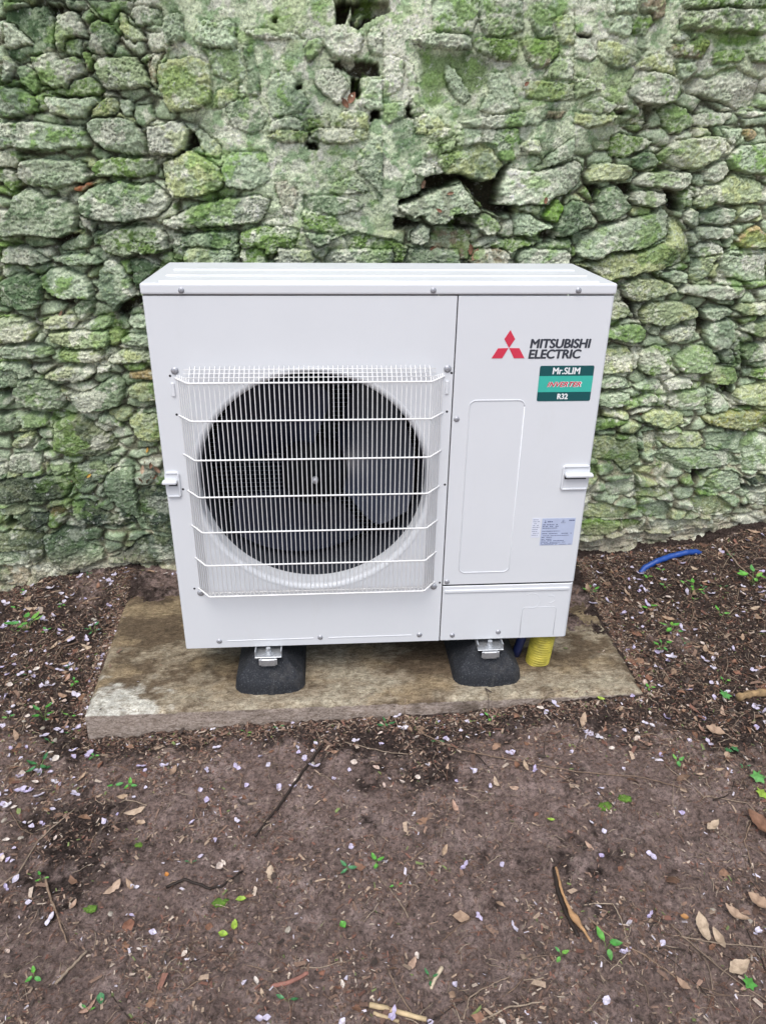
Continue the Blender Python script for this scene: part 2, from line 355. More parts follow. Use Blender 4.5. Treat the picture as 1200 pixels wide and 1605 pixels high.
# dirt colour everywhere deep
STONES = """
@0 0 4
w25 0,0 165,0 150,30 60,55 0,50
d8 0,60 160,20 260,20 325,110 320,300 230,330 150,345 90,385 0,320
w22 0,135 60,145 130,200 200,265 150,280 0,300
H40 270,10 400,10 425,50 330,105 290,80
w27 330,80 440,50 490,90 545,220 530,245 480,225 400,235 385,320 340,325 325,200
m15 395,240 480,230 510,250 495,340 420,345 385,320
g22 490,80 540,45 580,85 575,120 530,135 495,110
g20 395,-10 510,-10 530,35 480,65 410,40
d16 520,-10 830,-10 800,50 720,60 700,135 620,100 560,40
d24 545,150 590,100 690,145 735,210 700,320 620,345 560,330 520,290 550,230
y18 730,55 780,65 790,130 870,180 910,240 830,265 770,230 730,160
g18 810,40 850,25 960,40 1010,50 1020,130 1000,160 900,145 850,160 800,90
m18 1030,100 1110,75 1140,95 1160,240 1120,265 1035,280 1020,170
w32 160,345 330,320 350,360 470,345 520,420 525,470 430,500 410,550 330,560 280,530 240,530 200,430 165,400
d14 95,395 150,410 200,440 235,530 205,590 110,520 75,450
b22 240,570 420,540 440,500 560,475 610,520 640,570 600,600 400,605
w28 590,350 700,345 830,340 890,420 930,500 930,540 780,550 650,565 600,490 570,400
t20 500,310 550,320 570,370 560,450 525,440 510,380
w34 0,330 50,370 80,400 60,450 50,500 0,520
m36 -20,530 90,540 200,600 230,650 210,700 120,730 -20,740
m36 265,600 420,610 600,595 610,640 560,690 520,740 420,740 310,710 270,650
y20 550,690 600,640 650,600 720,600 740,690 700,720 600,730 545,745
m18 730,620 820,620 820,730 770,730 735,690
g16 830,660 940,650 960,740 900,800 850,780 825,730
y18 980,400 1060,368 1200,352 1320,400 1328,560 1320,640 1248,680 1060,700 1020,640 984,520
t10 900,380 960,330 1020,300 1000,370 975,420 970,560 935,520 910,430
@300 0 4
m24 10,200 80,115 140,135 230,120 285,160 280,300 250,310 100,290 20,270
w14 335,180 480,175 560,205 660,205 710,240 690,250 500,245 400,240 335,215
m9 60,300 300,300 350,480 290,530 160,480 130,450 100,350
d7 315,285 385,280 400,380 430,450 430,600 350,590 345,450
w9 290,545 320,530 340,570 330,615 290,610
m20 710,290 740,250 810,235 830,300 780,350 730,390 715,350
w28 835,220 900,200 1060,200 1080,240 1050,340 1000,365 880,355 830,290
H70 890,-10 1010,-10 1000,80 960,150 910,140
H45 1000,-10 1240,-10 1230,70 1100,130 1050,180 990,150
w-15 1000,90 1060,55 1110,70 1070,140 1020,165
m20 1100,200 1200,200 1200,350 1130,340 1100,280
H14 860,370 1170,390 1190,470 1050,500 990,460 900,420
w14 780,430 870,420 960,480 1000,540 960,600 920,660 830,600 770,520
H60 1000,480 1060,490 1060,560 1040,620 1000,580
H60 1120,690 1190,670 1180,740 1130,750
m18 1060,600 1120,490 1200,500 1200,690 1110,690 1035,650
y20 930,700 1030,685 1110,710 1120,840 940,830 900,770
y15 725,720 790,715 870,720 860,830 730,840
w14 490,770 560,735 640,735 700,770 710,840 480,840
m5 500,460 620,430 740,640 700,700 600,725 500,740 470,600
g9 210,640 400,600 480,720 450,820 370,840 230,780
y7 160,560 290,490 290,610 200,680 120,690
H18 500,120 535,110 540,140 510,145
H20 660,530 690,530 690,555 665,555
@600 0 4
m12 310,-10 620,-10 600,100 560,210 430,200 310,190
w28 160,250 300,200 540,215 560,240 560,310 450,310 260,295
g13 600,-10 880,-10 880,200 740,235 650,220 600,130
b18 570,240 620,225 720,240 850,250 840,370 800,385 720,380 620,340 565,300
t14 860,250 950,245 1110,260 1110,330 1030,420 950,430 900,370
B10 210,300 560,320 700,380 700,440 660,560 500,650 450,620 390,580 380,680 310,710 260,690 220,500
m10 400,390 460,450 560,600 510,660 430,590 390,480
m10 660,460 780,440 830,600 860,680 700,720 600,690 660,580
m16 470,765 700,720 860,700 1030,750 1000,785 730,805 560,800
w12 0,350 80,345 130,380 120,560 40,600 0,600
w8 130,370 190,400 220,560 260,700 200,740 170,620
H30 140,680 165,630 195,740 140,740
m10 0,640 130,640 130,740 40,780 0,760
y16 200,740 250,715 350,730 430,820 420,840 200,840
w8 1110,340 1200,390 1200,500 1000,490 1030,420
y9 870,500 1200,520 1200,640 900,620
t8 1030,690 1150,700 1110,745 1020,740
g12 930,60 1040,50 1090,100 1060,160 1090,250 980,240 930,160
y9 1060,120 1200,60 1200,290 1110,270 1100,220
@900 0 4
w30 660,75 860,55 960,50 1230,65 1230,230 1060,205 900,200 760,190 665,185
B6 820,205 1160,225 1160,270 1060,300 960,300 850,240
t15 570,290 640,270 700,280 780,220 850,260 830,300 800,370 680,360 600,340
b9 870,330 950,310 1060,300 1070,360 1040,390 870,400
b15 1080,310 1120,280 1230,260 1230,390 1110,390
w26 690,520 750,480 850,490 960,425 1030,425 1110,470 1185,495 1160,650 1050,690 940,640 850,620 720,580
m9 640,400 770,380 775,440 700,510 650,500
y9 380,410 450,350 540,330 620,370 640,480 560,450 390,435
w14 400,440 560,450 640,490 680,570 640,640 560,660 420,650 340,600 360,500
b20 540,680 640,635 720,680 760,740 740,800 680,840 600,840 560,760
y11 150,260 220,250 350,290 450,310 380,400 290,445 200,400 140,350
w9 0,240 90,240 140,350 100,390 0,360
w14 0,480 100,500 170,560 60,600 0,630
w7 40,700 50,650 170,600 280,660 220,710
y13 0,700 130,720 280,720 240,770 90,810 0,770
w9 280,660 400,660 410,720 330,710
H16 255,690 320,680 330,715 270,710
y11 300,770 400,720 480,760 450,780 330,775
t20 400,-10 570,-10 570,90 500,130 480,80 410,80
m13 270,-10 390,-10 400,90 270,80
m10 210,-10 265,-10 250,110 210,90
m11 210,200 280,90 350,100 380,170 340,230 280,230
b9 390,100 480,90 500,140 440,220 380,220 350,200
b22 670,30 780,-10 1230,-10 1230,50 960,45 700,60
w15 610,240 660,205 710,215 690,260 640,270
w15 720,215 760,205 765,240 730,250
H35 20,210 110,205 115,240 30,235
w15 760,710 870,700 1030,700 1000,740 950,780 830,795 760,790
w20 1045,700 1100,690 1230,690 1230,720 1110,745 1050,720
@0 200 4
m40 -20,-40 200,-44 500,-12 532,30 564,125 392,136 328,153 200,140 -20,140
m42 528,-40 600,-72 720,-72 820,-40 888,40 916,100 920,172 800,176 660,140 568,88 540,20
W50 912,-8 1020,-20 1048,-48 1140,-40 1180,20 1152,140 1100,176 960,172 925,140
H60 1175,20 1205,20 1250,110 1190,140 1160,140
b27 -20,150 60,120 90,120 120,170 115,220 80,260 -20,250
b24 -20,255 60,255 110,340 105,380 70,410 20,370 -20,340
g42 120,200 220,190 440,205 530,220 550,330 520,350 360,385 160,370 90,320 80,290
b42 600,200 680,185 860,185 960,190 985,240 980,290 860,315 600,315 575,260
r34 450,380 550,340 590,350 520,400 480,410
g44 140,375 220,385 280,440 340,440 470,490 475,600 455,660 360,700 160,680 -20,695 -20,600 60,500 70,430
g46 490,430 560,370 760,325 830,350 960,345 1030,400 1070,460 1040,520 960,570 780,600 650,600 530,570 490,500
y46 1000,216 1100,180 1180,140 1248,180 1360,240 1408,320 1400,380 1328,408 1200,444 1080,444 1048,408 1020,320
W12 470,560 520,570 610,600 560,665 500,620
b40 600,680 700,640 860,610 980,620 1040,680 1050,770 960,800 820,800 760,825 650,790 595,730
g18 360,740 420,700 500,670 560,700 540,750 440,780 370,780
w36 1008,580 1100,548 1200,488 1320,460 1600,420 1700,448 1680,520 1640,580 1600,608 1320,632 1072,648 1020,620
g32 1072,692 1200,672 1320,648 1488,656 1488,800 1360,840 1072,840
H30 290,700 340,700 500,660 470,690 350,740
@300 200 4
b36 310,660 420,620 600,620 680,650 640,780 580,800 430,820 320,800 295,730
g26 700,650 800,670 930,690 850,730 790,755 740,720
b22 948,680 1040,660 1200,700 1260,704 1400,772 1428,848 1040,848 980,768
b12 690,530 900,560 970,660 830,660 700,640
m10 820,380 1020,300 1130,400 1000,420 830,415
g9 700,430 900,420 1080,470 1060,520 900,550 700,520
T3 520,340 600,330 670,400 640,560 580,540 540,430
y20 730,10 800,0 1100,0 1110,70 960,105 820,95 750,60
m12 1030,190 1130,60 1200,40 1200,440 1100,330 1030,260
m19 10,30 50,0 190,120 180,200 80,180 40,100
y14 470,50 560,0 740,30 720,90 560,95
H22 710,80 800,90 800,150 730,135
m8 250,150 470,150 500,330 380,400 220,380 180,250
@600 200 4
H95 270,310 400,280 520,310 645,345 700,320 805,215 770,300 735,380 725,490 850,490 840,540 760,560 650,520 600,440 500,330 330,400 230,420
H70 100,460 230,420 240,440 100,495
H70 380,600 450,560 570,560 580,620 520,640 400,630
H60 70,560 200,590 240,610 70,650
t4 330,640 560,640 560,840 330,840 250,760
y38 335,190 380,160 500,125 620,95 700,140 720,190 770,230 700,320 640,340 520,310 480,290 400,290 340,240
p48 95,490 230,440 350,390 430,370 500,340 560,430 625,530 600,550 450,555 390,620 290,610 250,560 200,580 110,540
b38 570,590 650,540 740,590 750,640 700,690 640,680 590,640
w42 728,488 740,360 788,252 1000,272 1220,200 1264,248 1240,360 1180,420 1080,448 1032,488 728,492
g13 210,230 240,200 330,240 340,290 260,310 210,300
g7 100,440 150,340 210,300 220,400 130,450
w34 180,660 250,610 300,630 300,720 240,750 190,740
w28 850,500 900,480 990,490 990,550 940,545 860,520
X40 1000,560 1100,440 1150,500 1140,560 1100,610 1030,590
m32 830,560 870,530 930,540 1000,590 1080,620 1070,650 1000,660 960,690 830,680
b30 610,770 720,710 880,700 980,720 970,750 880,760 800,800 700,790 620,780
g34 1088,608 1140,500 1200,456 1300,472 1328,600 1260,648 1120,704 1088,680
H50 980,660 1080,640 1090,700 1200,690 1200,720 990,700
g22 980,740 1100,712 1200,700 1200,848 920,848
m11 450,0 620,10 620,90 540,120 460,120
m7 630,10 850,0 870,160 820,210 740,210 700,120 620,90
w15 860,110 900,75 980,80 1000,130 980,165 880,150
m15 850,170 990,170 1020,220 930,275 850,270 810,220
b16 270,100 350,90 350,160 290,195 260,180
b14 360,100 450,85 460,130 370,160
y15 270,0 430,0 450,60 360,80 280,70
m9 1020,190 1200,60 1200,190 1010,260
@900 200 4
b22 240,60 300,30 430,60 510,80 480,130 400,160 320,190 240,180 230,120
d26 370,190 450,150 520,160 550,220 530,250 430,275 385,250
y34 80,310 130,230 250,215 380,250 390,300 350,340 230,345 90,345
w38 390,320 440,275 600,270 730,280 750,320 720,380 680,400 560,380 480,385 390,360
y38 530,170 660,80 820,50 960,60 970,140 900,210 800,260 720,270 640,240 550,210
m38 980,180 1060,110 1230,90 1230,300 1080,295 1000,260 980,220
w26 820,270 960,200 1000,270 950,330 910,350 830,340
m22 940,0 1080,0 1070,60 1000,120 970,80
o24 1080,0 1150,0 1165,50 1120,85 1080,50
g34 150,460 190,380 260,360 310,420 380,500 370,530 280,570 180,600 150,540
w34 360,450 400,390 500,390 580,410 590,480 520,510 400,490
m44 20,780 60,680 250,600 430,560 570,505 620,560 600,700 430,770 240,780 140,840 40,820
y34 20,860 140,845 240,790 430,780 605,720 625,560 660,560 740,680 752,800 720,850 560,900 400,928 240,960 220,980 100,900
b26 670,430 720,380 770,410 740,500 680,510
w28 690,530 750,500 800,540 790,610 770,640 710,600
y32 770,450 830,370 920,350 1020,290 1190,340 1190,440 1150,470 1040,490 900,480 820,520 760,490
m26 790,540 960,500 1030,520 1010,600 900,620 790,600
w32 770,620 900,620 1010,640 1000,690 900,710 780,700
w26 1040,560 1100,510 1190,510 1180,560 1100,600 1040,600
o28 1020,720 1100,640 1160,610 1230,680 1230,760 1060,760
W28 750,780 780,720 900,720 950,760 940,840 760,840
m22 1010,620 1070,610 1080,650 1030,680
g22 960,720 1010,710 1000,760 965,760
m24 950,800 1000,770 1230,770 1230,960 1060,970 960,930 930,880
H40 540,230 700,270 600,268 500,285
H65 590,400 660,410 680,530 640,520 600,470
H45 300,360 380,350 380,420 340,440
H45 80,360 180,360 140,460 110,430
@0 400 4
w32 -20,-40 150,-60 300,40 270,60 200,75 100,60 -20,60
m34 290,20 400,0 530,0 600,20 630,50 600,70 440,75 330,50
m38 245,150 300,90 400,85 520,130 560,180 580,260 560,300 500,280 400,290 330,270 260,210
d36 -20,170 90,120 200,120 250,200 250,310 200,350 100,360 30,330 -20,330
m44 620,100 660,30 700,20 770,80 830,200 845,250 760,330 710,360 650,290 610,200
g26 440,330 520,280 580,290 570,370 520,410 480,400
y38 -20,400 120,390 200,440 220,500 200,540 80,560 -20,560
W26 250,430 330,380 470,380 480,430 450,470 260,485
w26 200,530 240,500 270,520 250,560 210,560
m32 270,500 440,480 670,480 680,560 660,600 420,595 300,560
y32 360,610 500,600 640,600 640,670 560,690 420,680 370,650
m34 20,570 200,560 300,590 330,640 240,660 120,670 -20,650 -20,600
m34 -20,680 140,680 200,750 190,780 60,785 -20,790
w32 260,760 400,710 560,700 590,740 540,790 460,810 350,800 290,790
w24 590,710 690,700 680,740 600,760
g36 55,830 110,790 200,790 300,800 360,850 410,920 400,970 260,980 180,960 60,930
d40 480,880 560,860 640,800 720,770 770,800 780,880 740,960 620,990 520,1000 440,950 420,890
m28 800,390 870,380 960,400 960,475 820,465 795,430
m30 750,540 800,500 990,510 990,590 830,580 760,570
y28 660,650 760,600 1000,600 1000,690 850,690 720,695 650,690
o22 790,750 880,730 1020,740 1020,800 800,790
y32 790,850 850,810 1020,800 1020,930 880,925 800,900
d22 800,30 900,30 1000,80 880,180 850,230 830,180
m24 540,420 620,390 700,400 690,450 600,480 500,470
H40 740,310 870,260 900,300 760,390 720,370
H35 255,215 330,270 440,290 440,330 300,290
@0 650 4
m32 -20,20 200,0 290,10 300,80 180,95 60,95 -20,100
y28 65,170 180,110 215,130 200,180 110,230 60,210
d28 195,210 250,165 305,210 260,245 200,255
k36 330,60 420,20 520,30 600,90 700,150 740,230 600,275 420,270 325,230
m24 600,30 640,0 700,20 780,100 690,90 610,60
y30 790,30 860,0 1040,0 1040,170 980,190 860,160 800,90
w22 40,280 110,250 270,250 240,360 120,390 40,380
k38 -20,420 100,400 240,400 380,390 450,440 440,500 380,540 200,540 60,555 -20,560
w24 -20,600 80,570 180,560 190,620 120,640 -20,640
D36 120,650 200,610 310,630 310,680 230,720 150,700
H60 35,660 70,640 115,670 85,700 50,700
o22 305,590 400,560 420,610 350,640 310,630
k38 -20,740 100,720 270,740 290,800 280,900 120,920 -20,920
g38 270,770 400,700 500,720 540,800 640,850 660,900 560,950 470,960 340,990 280,970 290,860
D36 430,560 560,540 640,600 700,640 830,600 860,700 760,725 620,700 500,690 450,620
g32 650,400 720,350 830,340 850,480 880,640 910,710 830,650 690,560 640,500
D38 850,490 960,460 1100,500 1120,740 960,740 920,700
D42 680,900 780,870 900,760 1120,780 1130,890 1000,930 860,935 750,910
w26 500,960 640,940 820,930 810,1000 760,1030 620,1000 500,1000
w20 300,300 440,300 440,370 330,400 290,340
w16 450,330 600,300 700,330 640,420 520,480 460,420
g18 640,290 750,270 740,320 650,330
o18 -40,930 160,950 200,1010 160,1080 -40,1080
w24 180,960 240,930 300,860 340,960 420,980 480,960 500,1020 420,1080 200,1030
@900 400 4
y34 310,190 420,145 520,150 640,190 660,240 560,260 430,300 340,300
m30 540,120 640,90 720,120 720,180 620,185 560,150
m26 735,120 760,20 900,0 930,0 880,60 850,130 790,175 740,160
m20 930,60 960,0 1230,0 1230,170 1060,170 960,140 900,100
w42 660,230 700,190 900,190 1120,210 1125,250 1060,285 940,290 800,270 680,250
y26 200,310 330,300 375,340 330,400 200,430
y36 415,360 480,300 640,290 740,310 830,380 720,410 620,440 540,455 430,430
m34 800,360 860,330 980,330 1005,365 960,400 870,430 820,400
y34 1010,350 1060,310 1230,300 1230,385 1070,385
m36 190,490 300,450 400,430 465,470 460,540 380,565 290,550 190,520
w22 500,470 540,450 555,480 530,520 495,510
w30 570,490 640,460 780,450 770,510 740,545 600,560 565,530
m36 820,500 850,430 1000,400 1035,440 1030,530 960,590 900,600 830,560
m38 1050,480 1110,430 1230,420 1230,535 1120,510
w28 1070,600 1110,560 1230,560 1230,670 1090,680 1060,640
b34 400,700 420,620 520,570 610,600 620,680 590,750 480,765 420,740
b36 640,700 650,640 760,570 860,575 895,630 890,700 860,740 700,750
y22 180,600 340,580 380,640 370,740 180,760
g24 920,620 1000,590 1040,640 1020,690 940,690
W22 1000,590 1050,510 1055,560 1060,680 1040,690
y28 850,760 880,700 1020,710 1050,790 960,825 850,820
b28 1110,780 1150,720 1230,710 1230,800
y34 1020,870 1080,830 1230,800 1230,960 1100,950 1020,930
w32 570,800 620,770 740,780 755,820 720,850 580,855
m24 380,830 450,790 540,780 560,820 520,860 400,860
m22 150,820 250,760 350,780 360,830 260,850 150,850
m24 140,900 260,870 360,880 370,950 280,970 130,960
g22 400,920 480,870 540,890 520,960 420,960
m24 600,900 700,850 830,840 830,980 700,990 600,960
m26 850,840 930,880 990,940 960,990 860,1000
H40 795,350 830,400 860,430 820,480 785,500
H40 320,250 400,310 405,410 385,400
H35 930,830 1010,820 1010,930 960,880
@900 620 4
y30 430,130 500,100 700,110 710,190 600,220 500,200 440,170
b22 100,170 280,150 360,180 220,220 100,250
x36 800,150 960,110 1090,100 1230,100 1230,225 1060,230 960,215 850,190
y18 60,270 220,260 300,290 400,250 420,420 310,490 250,420 60,400
y20 540,260 700,240 800,240 830,310 760,350 600,340 540,300
m16 820,240 1080,240 1050,360 920,350 840,320
m26 480,390 560,350 800,340 1000,370 1040,430 900,460 780,480 660,480 580,440
m24 1060,290 1100,240 1230,250 1230,480 1060,480
w18 200,600 200,560 380,510 400,600 320,640 220,640
y28 390,570 520,590 640,570 620,620 520,650 400,640
m32 790,590 860,500 980,470 1050,510 1060,580 980,610 870,630
D32 1070,530 1230,500 1230,570 1120,570
H70 1065,560 1120,580 1230,580 1190,615 1090,620 1060,590
H55 1050,690 1120,700 1100,740 1060,720
w26 1090,640 1230,620 1230,700 1110,690
y22 740,660 900,640 990,700 930,760 850,780 760,730
m20 420,690 560,670 620,720 600,770 460,780 400,740
y18 20,700 180,680 370,720 300,780 40,780
X28 20,800 150,780 300,800 280,860 180,890 20,880
X16 300,790 430,790 400,850 300,850
w20 470,800 640,790 860,790 850,830 640,860 500,850
y20 880,800 960,760 1030,780 920,830
T14 0,930 300,880 640,870 900,850 880,890 660,910 400,950 0,1040
H22 740,470 870,460 760,560 740,530
t6 440,240 530,230 540,350 450,370
t8 360,450 620,440 560,560 380,500
"""
ox = oz_ = 0; scl = 4.0
stones = []
for ln in STONES.strip().splitlines():
    if ln[0] == '@':
        a = ln[1:].split(); ox, oy, scl = float(a[0]), float(a[1]), float(a[2]); continue
    hd, *ps = ln.split()
    P = [wpt(ox + float(a.split(',')[0]) / scl, oy + float(a.split(',')[1]) / scl) for a in ps]
    stones.append((hd[0], float(hd[1:]) / 1000, P))
# stones further along the wall, outside the photograph: irregular courses
rs = random.Random(5)
def course(x0, x1, z0, z1):
    z = z0
    while z < z1:
        h = rs.uniform(.05, .10); x = x0 + rs.uniform(-.1, 0)
        while x < x1:
            wd = rs.uniform(.09, .24); cx, cz = x + wd / 2, z + h / 2; P = []
            for k in range(8):
                a = 2 * math.pi * k / 8 + rs.uniform(-.15, .15)
                ex = abs(math.cos(a)) ** .5 * math.copysign(1, math.cos(a)); ez = abs(math.sin(a)) ** .5 * math.copysign(1, math.sin(a))
                P.append((cx + ex * (wd / 2 - .006) * rs.uniform(.88, 1.02), cz + ez * (h / 2 - .004) * rs.uniform(.85, 1.02)))
            stones.append((rs.choice('wmggymbmwgyt'), rs.uniform(.028, .042), P)); x += wd
        z += h
course(-3.4, -.74, -.1, 2.4); course(2.02, 4.3, 0, 2.4); course(-.5, 1.75, 1.72, 2.4); course(0.0, 1.05, .0, 1.02)
for si, (k, h, P) in enumerate(stones):
    P = np.array(P); x0, z0 = P.min(0) - .02; x1, z1 = P.max(0) + .02
    ia, ib = np.searchsorted(vx, [x0, x1]); ja, jb = np.searchsorted(vz, [z0, z1])
    if ib - ia < 2 or jb - ja < 2: continue
    sl_ = (slice(ja, jb), slice(ia, ib))
    xx, zz = wx[sl_], wz[sl_]
    d = poly_d(P, xx, zz)
    bs_ = float(np.mean(mz[sl_]))
    rs2 = random.Random(si * 7 + 1)
    if k == 'H' or h < 0 or k == 'B':
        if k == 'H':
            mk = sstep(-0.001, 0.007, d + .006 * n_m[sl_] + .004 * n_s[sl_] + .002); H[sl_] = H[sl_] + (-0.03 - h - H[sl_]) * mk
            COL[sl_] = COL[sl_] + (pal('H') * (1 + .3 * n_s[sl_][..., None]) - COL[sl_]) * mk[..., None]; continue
        mk = sstep(-0.002, 0.014, d + .008 * n_m[sl_] + .004 * n_s[sl_]); lv = -abs(h) - .004
        top = lv + .004 * n_m[sl_]
        H[sl_] = H[sl_] + (top - H[sl_]) * mk
    else:
        level = (-.034 + h) if bs_ < .5 or h > .03 else (-.006 + h)
        if bs_ >= .5 and h <= .03: level = -.002 + h * .85
        dmax = max(.004, float(d.max()))
        r = min(.020, max(.006, h * .50), dmax * .9)
        r = r * .32
        dj = d + .0035 * n_s[sl_] + .003 * n_m[sl_]; t = np.clip(dj / r, 0, 1); pf = 1 - (1 - t) ** 2.2
        cx, cz = P.mean(0)
        tilt = (zz - cz) * rs2.uniform(-.16, .05) + (xx - cx) * rs2.uniform(-.09, .09)
        # a broken face: two or three flat facets
        fac = 0
        for q in range(4):
            a = rs2.uniform(0, 6.28); ext = float(((P[:, 0] - cx) * math.cos(a) + (P[:, 1] - cz) * math.sin(a)).max()); o_ = rs2.uniform(.35, .85) * ext
            fac = fac - np.maximum(0, (xx - cx) * math.cos(a) + (zz - cz) * math.sin(a) - o_) * rs2.uniform(.15, .55)
        rough = .0042 * n_m[sl_] + .0040 * n_s[sl_] + .0014 * n_t[sl_] + (.0026 if h > .025 else .0010) * strat[sl_] * (.4 + nlp[sl_]) - .0045 * pit[sl_] + .0018 * ridg[sl_]
        amp = min(1, h / .022)
        face = level + (tilt + fac) * min(1, amp) + rough * (.45 + .55 * amp)
        lo = base[sl_] - .004
        top = lo + (face - lo) * pf
        mk = (d > 0).astype(float)
        # a fine crack round flush stones, an open joint round proud ones
        crack = np.exp(-(d / .0028) ** 2) * (.006 * sstep(-.1, .4, n_m[sl_] + .3) if bs_ > .5 else .008)
        Hn = np.where(d > 0, np.maximum(top, H[sl_] - .02), H[sl_])
        H[sl_] = Hn - crack
    pc = paint(k, si)[sl_] if False else None
    c0, c1 = pal(k), pal(SEC[k]); jit = 1 + rs2.uniform(-.14, .14); th = rs2.uniform(-.15, .20)
    nm, nl, ns = n_m[sl_], n_l[sl_], n_s[sl_]
    a = sstep(th - .04, th + .07, nm * rs2.choice((-1, 1)) + .3 * nl + .25 * ns)
    c = c0 * jit + (c1 - c0 * jit) * (a * .6)[..., None]
    pl = PALE.get(k, .6) * sstep(.06, .20, -nm * .6 + ns * .75 + rs2.uniform(-.12, .16))
    c = c + (np.array([.53, .56, .45]) - c) * (pl * .8)[..., None]
    if k in 'wWpmt' and rs2.random() < .6:      # moss gathers on one side of the pale stones
        gsel = sstep(.05, .18, nl + nm * .8 + .3 * ns + rs2.uniform(-.2, .2)); c = c + (pal(rs2.choice('byX')) - c) * (gsel * .62)[..., None]
    cm = sstep(-.0015, .003, d) if k != 'B' else sstep(-.004, .018, d + .014 * n_m[sl_] + .006 * n_s[sl_]) * .85
    if k == 'T': cm = cm * .8
    COL[sl_] = COL[sl_] + (c - COL[sl_]) * cm[..., None]
basem = sstep(.10, .0, Z - .03 - .05 * fbm(X * 9, Z * 5, 961, 3) - .10 * sstep(.9, 1.9, X)); COL = COL + (np.array([.40, .345, .29]) * (1 + .3 * n_s[..., None]) - COL) * (basem * .75)[..., None]
# overall weathering
# weathering with its own shapes: white lime bloom, bright moss, dark algae stains
wl = sstep(.17, .26, fbm(X * 7.5, Z * 9, 1201, 5, .62)); hi_ = .25 + .75 * sstep(.12, .30, Z); COL = COL + (np.array([.70, .69, .61]) - COL) * (wl * .68)[..., None]
ms = sstep(.22, .32, fbm(X * 5.5, Z * 7, 1211, 5, .65)); COL = COL + (np.array([.19, .32, .075]) - COL) * (ms * hi_ * .55)[..., None]
al = sstep(.20, .42, fbm(X * 6, Z * 3.2, 1221, 5, .62)); COL = COL + (COL * np.array([.40, .47, .42]) - COL) * (al * .8)[..., None]
COL *= np.array([1.10, 1.14, 1.06]) * (1 + .30 * fbm(X * 2.6, Z * 2.6, 1401, 4))[..., None]
COL *= (1 + .26 * n_s + .20 * n_t + .10 * n_l)[..., None]
COL = COL + (np.array([.035, .045, .025]) - COL) * (pit * .65)[..., None]
# damp dark algae low on the left
dk = sstep(.46, .36, Z) * sstep(.1, -.1, X) * sstep(-.78, -.50, X) * sstep(-.45, .05, fbm(X * 7, Z * 9, 955, 4, .6)) * sstep(.03, .09, Z)
COL = COL + (COL * np.array([.36, .41, .40]) - COL) * (dk * .85)[..., None]
H += (.0026 * n_s + .0014 * n_t + .0008 * ridg) * (.5 + .5 * mz)
Y = WY - H
Y += .035 * sstep(1.3, 2.0, X) * sstep(.5, 0, Z) - .02 * sstep(.35, 0, Z) * sstep(-.3, -.7, X)
COL = np.clip(COL, .01, .82)
me = grid_mesh('stone_wall', np.stack([X, Y, Z], -1), COL)
# sides, top and back of the wall
bmw = bmesh.new(); bmw.from_mesh(me)
bmw.verts.ensure_lookup_table()
nr, nc = X.shape
ring = [i for i in range(nc)] + [r * nc + nc - 1 for r in range(1, nr)] + [(nr - 1) * nc + c for c in range(nc - 2, -1, -1)] + [r * nc for r in range(nr - 2, 0, -1)]
cl = bmw.verts.layers.float_color.get('Col')
back = []
bv_ = {i: bmw.verts[i] for i in ring}
for i in ring:
    v = bv_[i]; nv = bmw.verts.new((v.co.x, 1.12, v.co.z)); nv[cl] = v[cl]; back.append(nv)
for k in range(len(ring)):
    k2 = (k + 1) % len(ring)
    bmw.faces.new((bv_[ring[k2]], bv_[ring[k]], back[k], back[k2]))
bmw.faces.new(back)
bmw.to_mesh(me); bmw.free()
m, nt, bs = new_mat('mossy_limestone')
at = nt.nodes.new('ShaderNodeVertexColor'); at.layer_name = 'Col'; oc = objco(nt)
c = mix(nt, 1.0, at.outputs[0], ramp(nt, noise(nt, 190, 5, 0.75, oc), [(0.30, (.45, .50, .40)), (0.47, (1, 1, 1)), (0.66, (1.40, 1.36, 1.34))]), 'MULTIPLY')
c = mix(nt, ramp(nt, noise(nt, 70, 6, 0.8, oc), [(0.55, (0, 0, 0)), (0.62, (.55, .55, .55))]), c, (.15, .21, .10))
c = mix(nt, ramp(nt, noise(nt, 48, 6, 0.85, oc, .4), [(0.58, (0, 0, 0)), (0.64, (.7, .7, .7))]), c, (.62, .64, .60))
c = mix(nt, ramp(nt, noise(nt, 95, 5, 0.8, oc), [(0.66, (0, 0, 0)), (0.72, (.8, .8, .8))]), c, (.045, .05, .035))
nt.links.new(c, bs.inputs['Base Color']); bs.inputs['Roughness'].default_value = 0.93; bs.inputs['Specular IOR Level'].default_value = 0.2
b1 = bump(nt, bs, noise(nt, 130, 6, 0.8, oc), 0.8, 0.005)
b2 = bump(nt, bs, noise(nt, 520, 3, 0.7, oc), 0.6, 0.0014, b1)
wall = tag(link('stone_wall', me, m), 'old rubble stone wall covered in green lichen and moss behind the white unit', 'wall')
def wall_y(x, z):
    i = min(len(vx) - 1, int(np.searchsorted(vx, x))); j = min(len(vz) - 1, int(np.searchsorted(vz, z)))
    return float(Y[j, i])

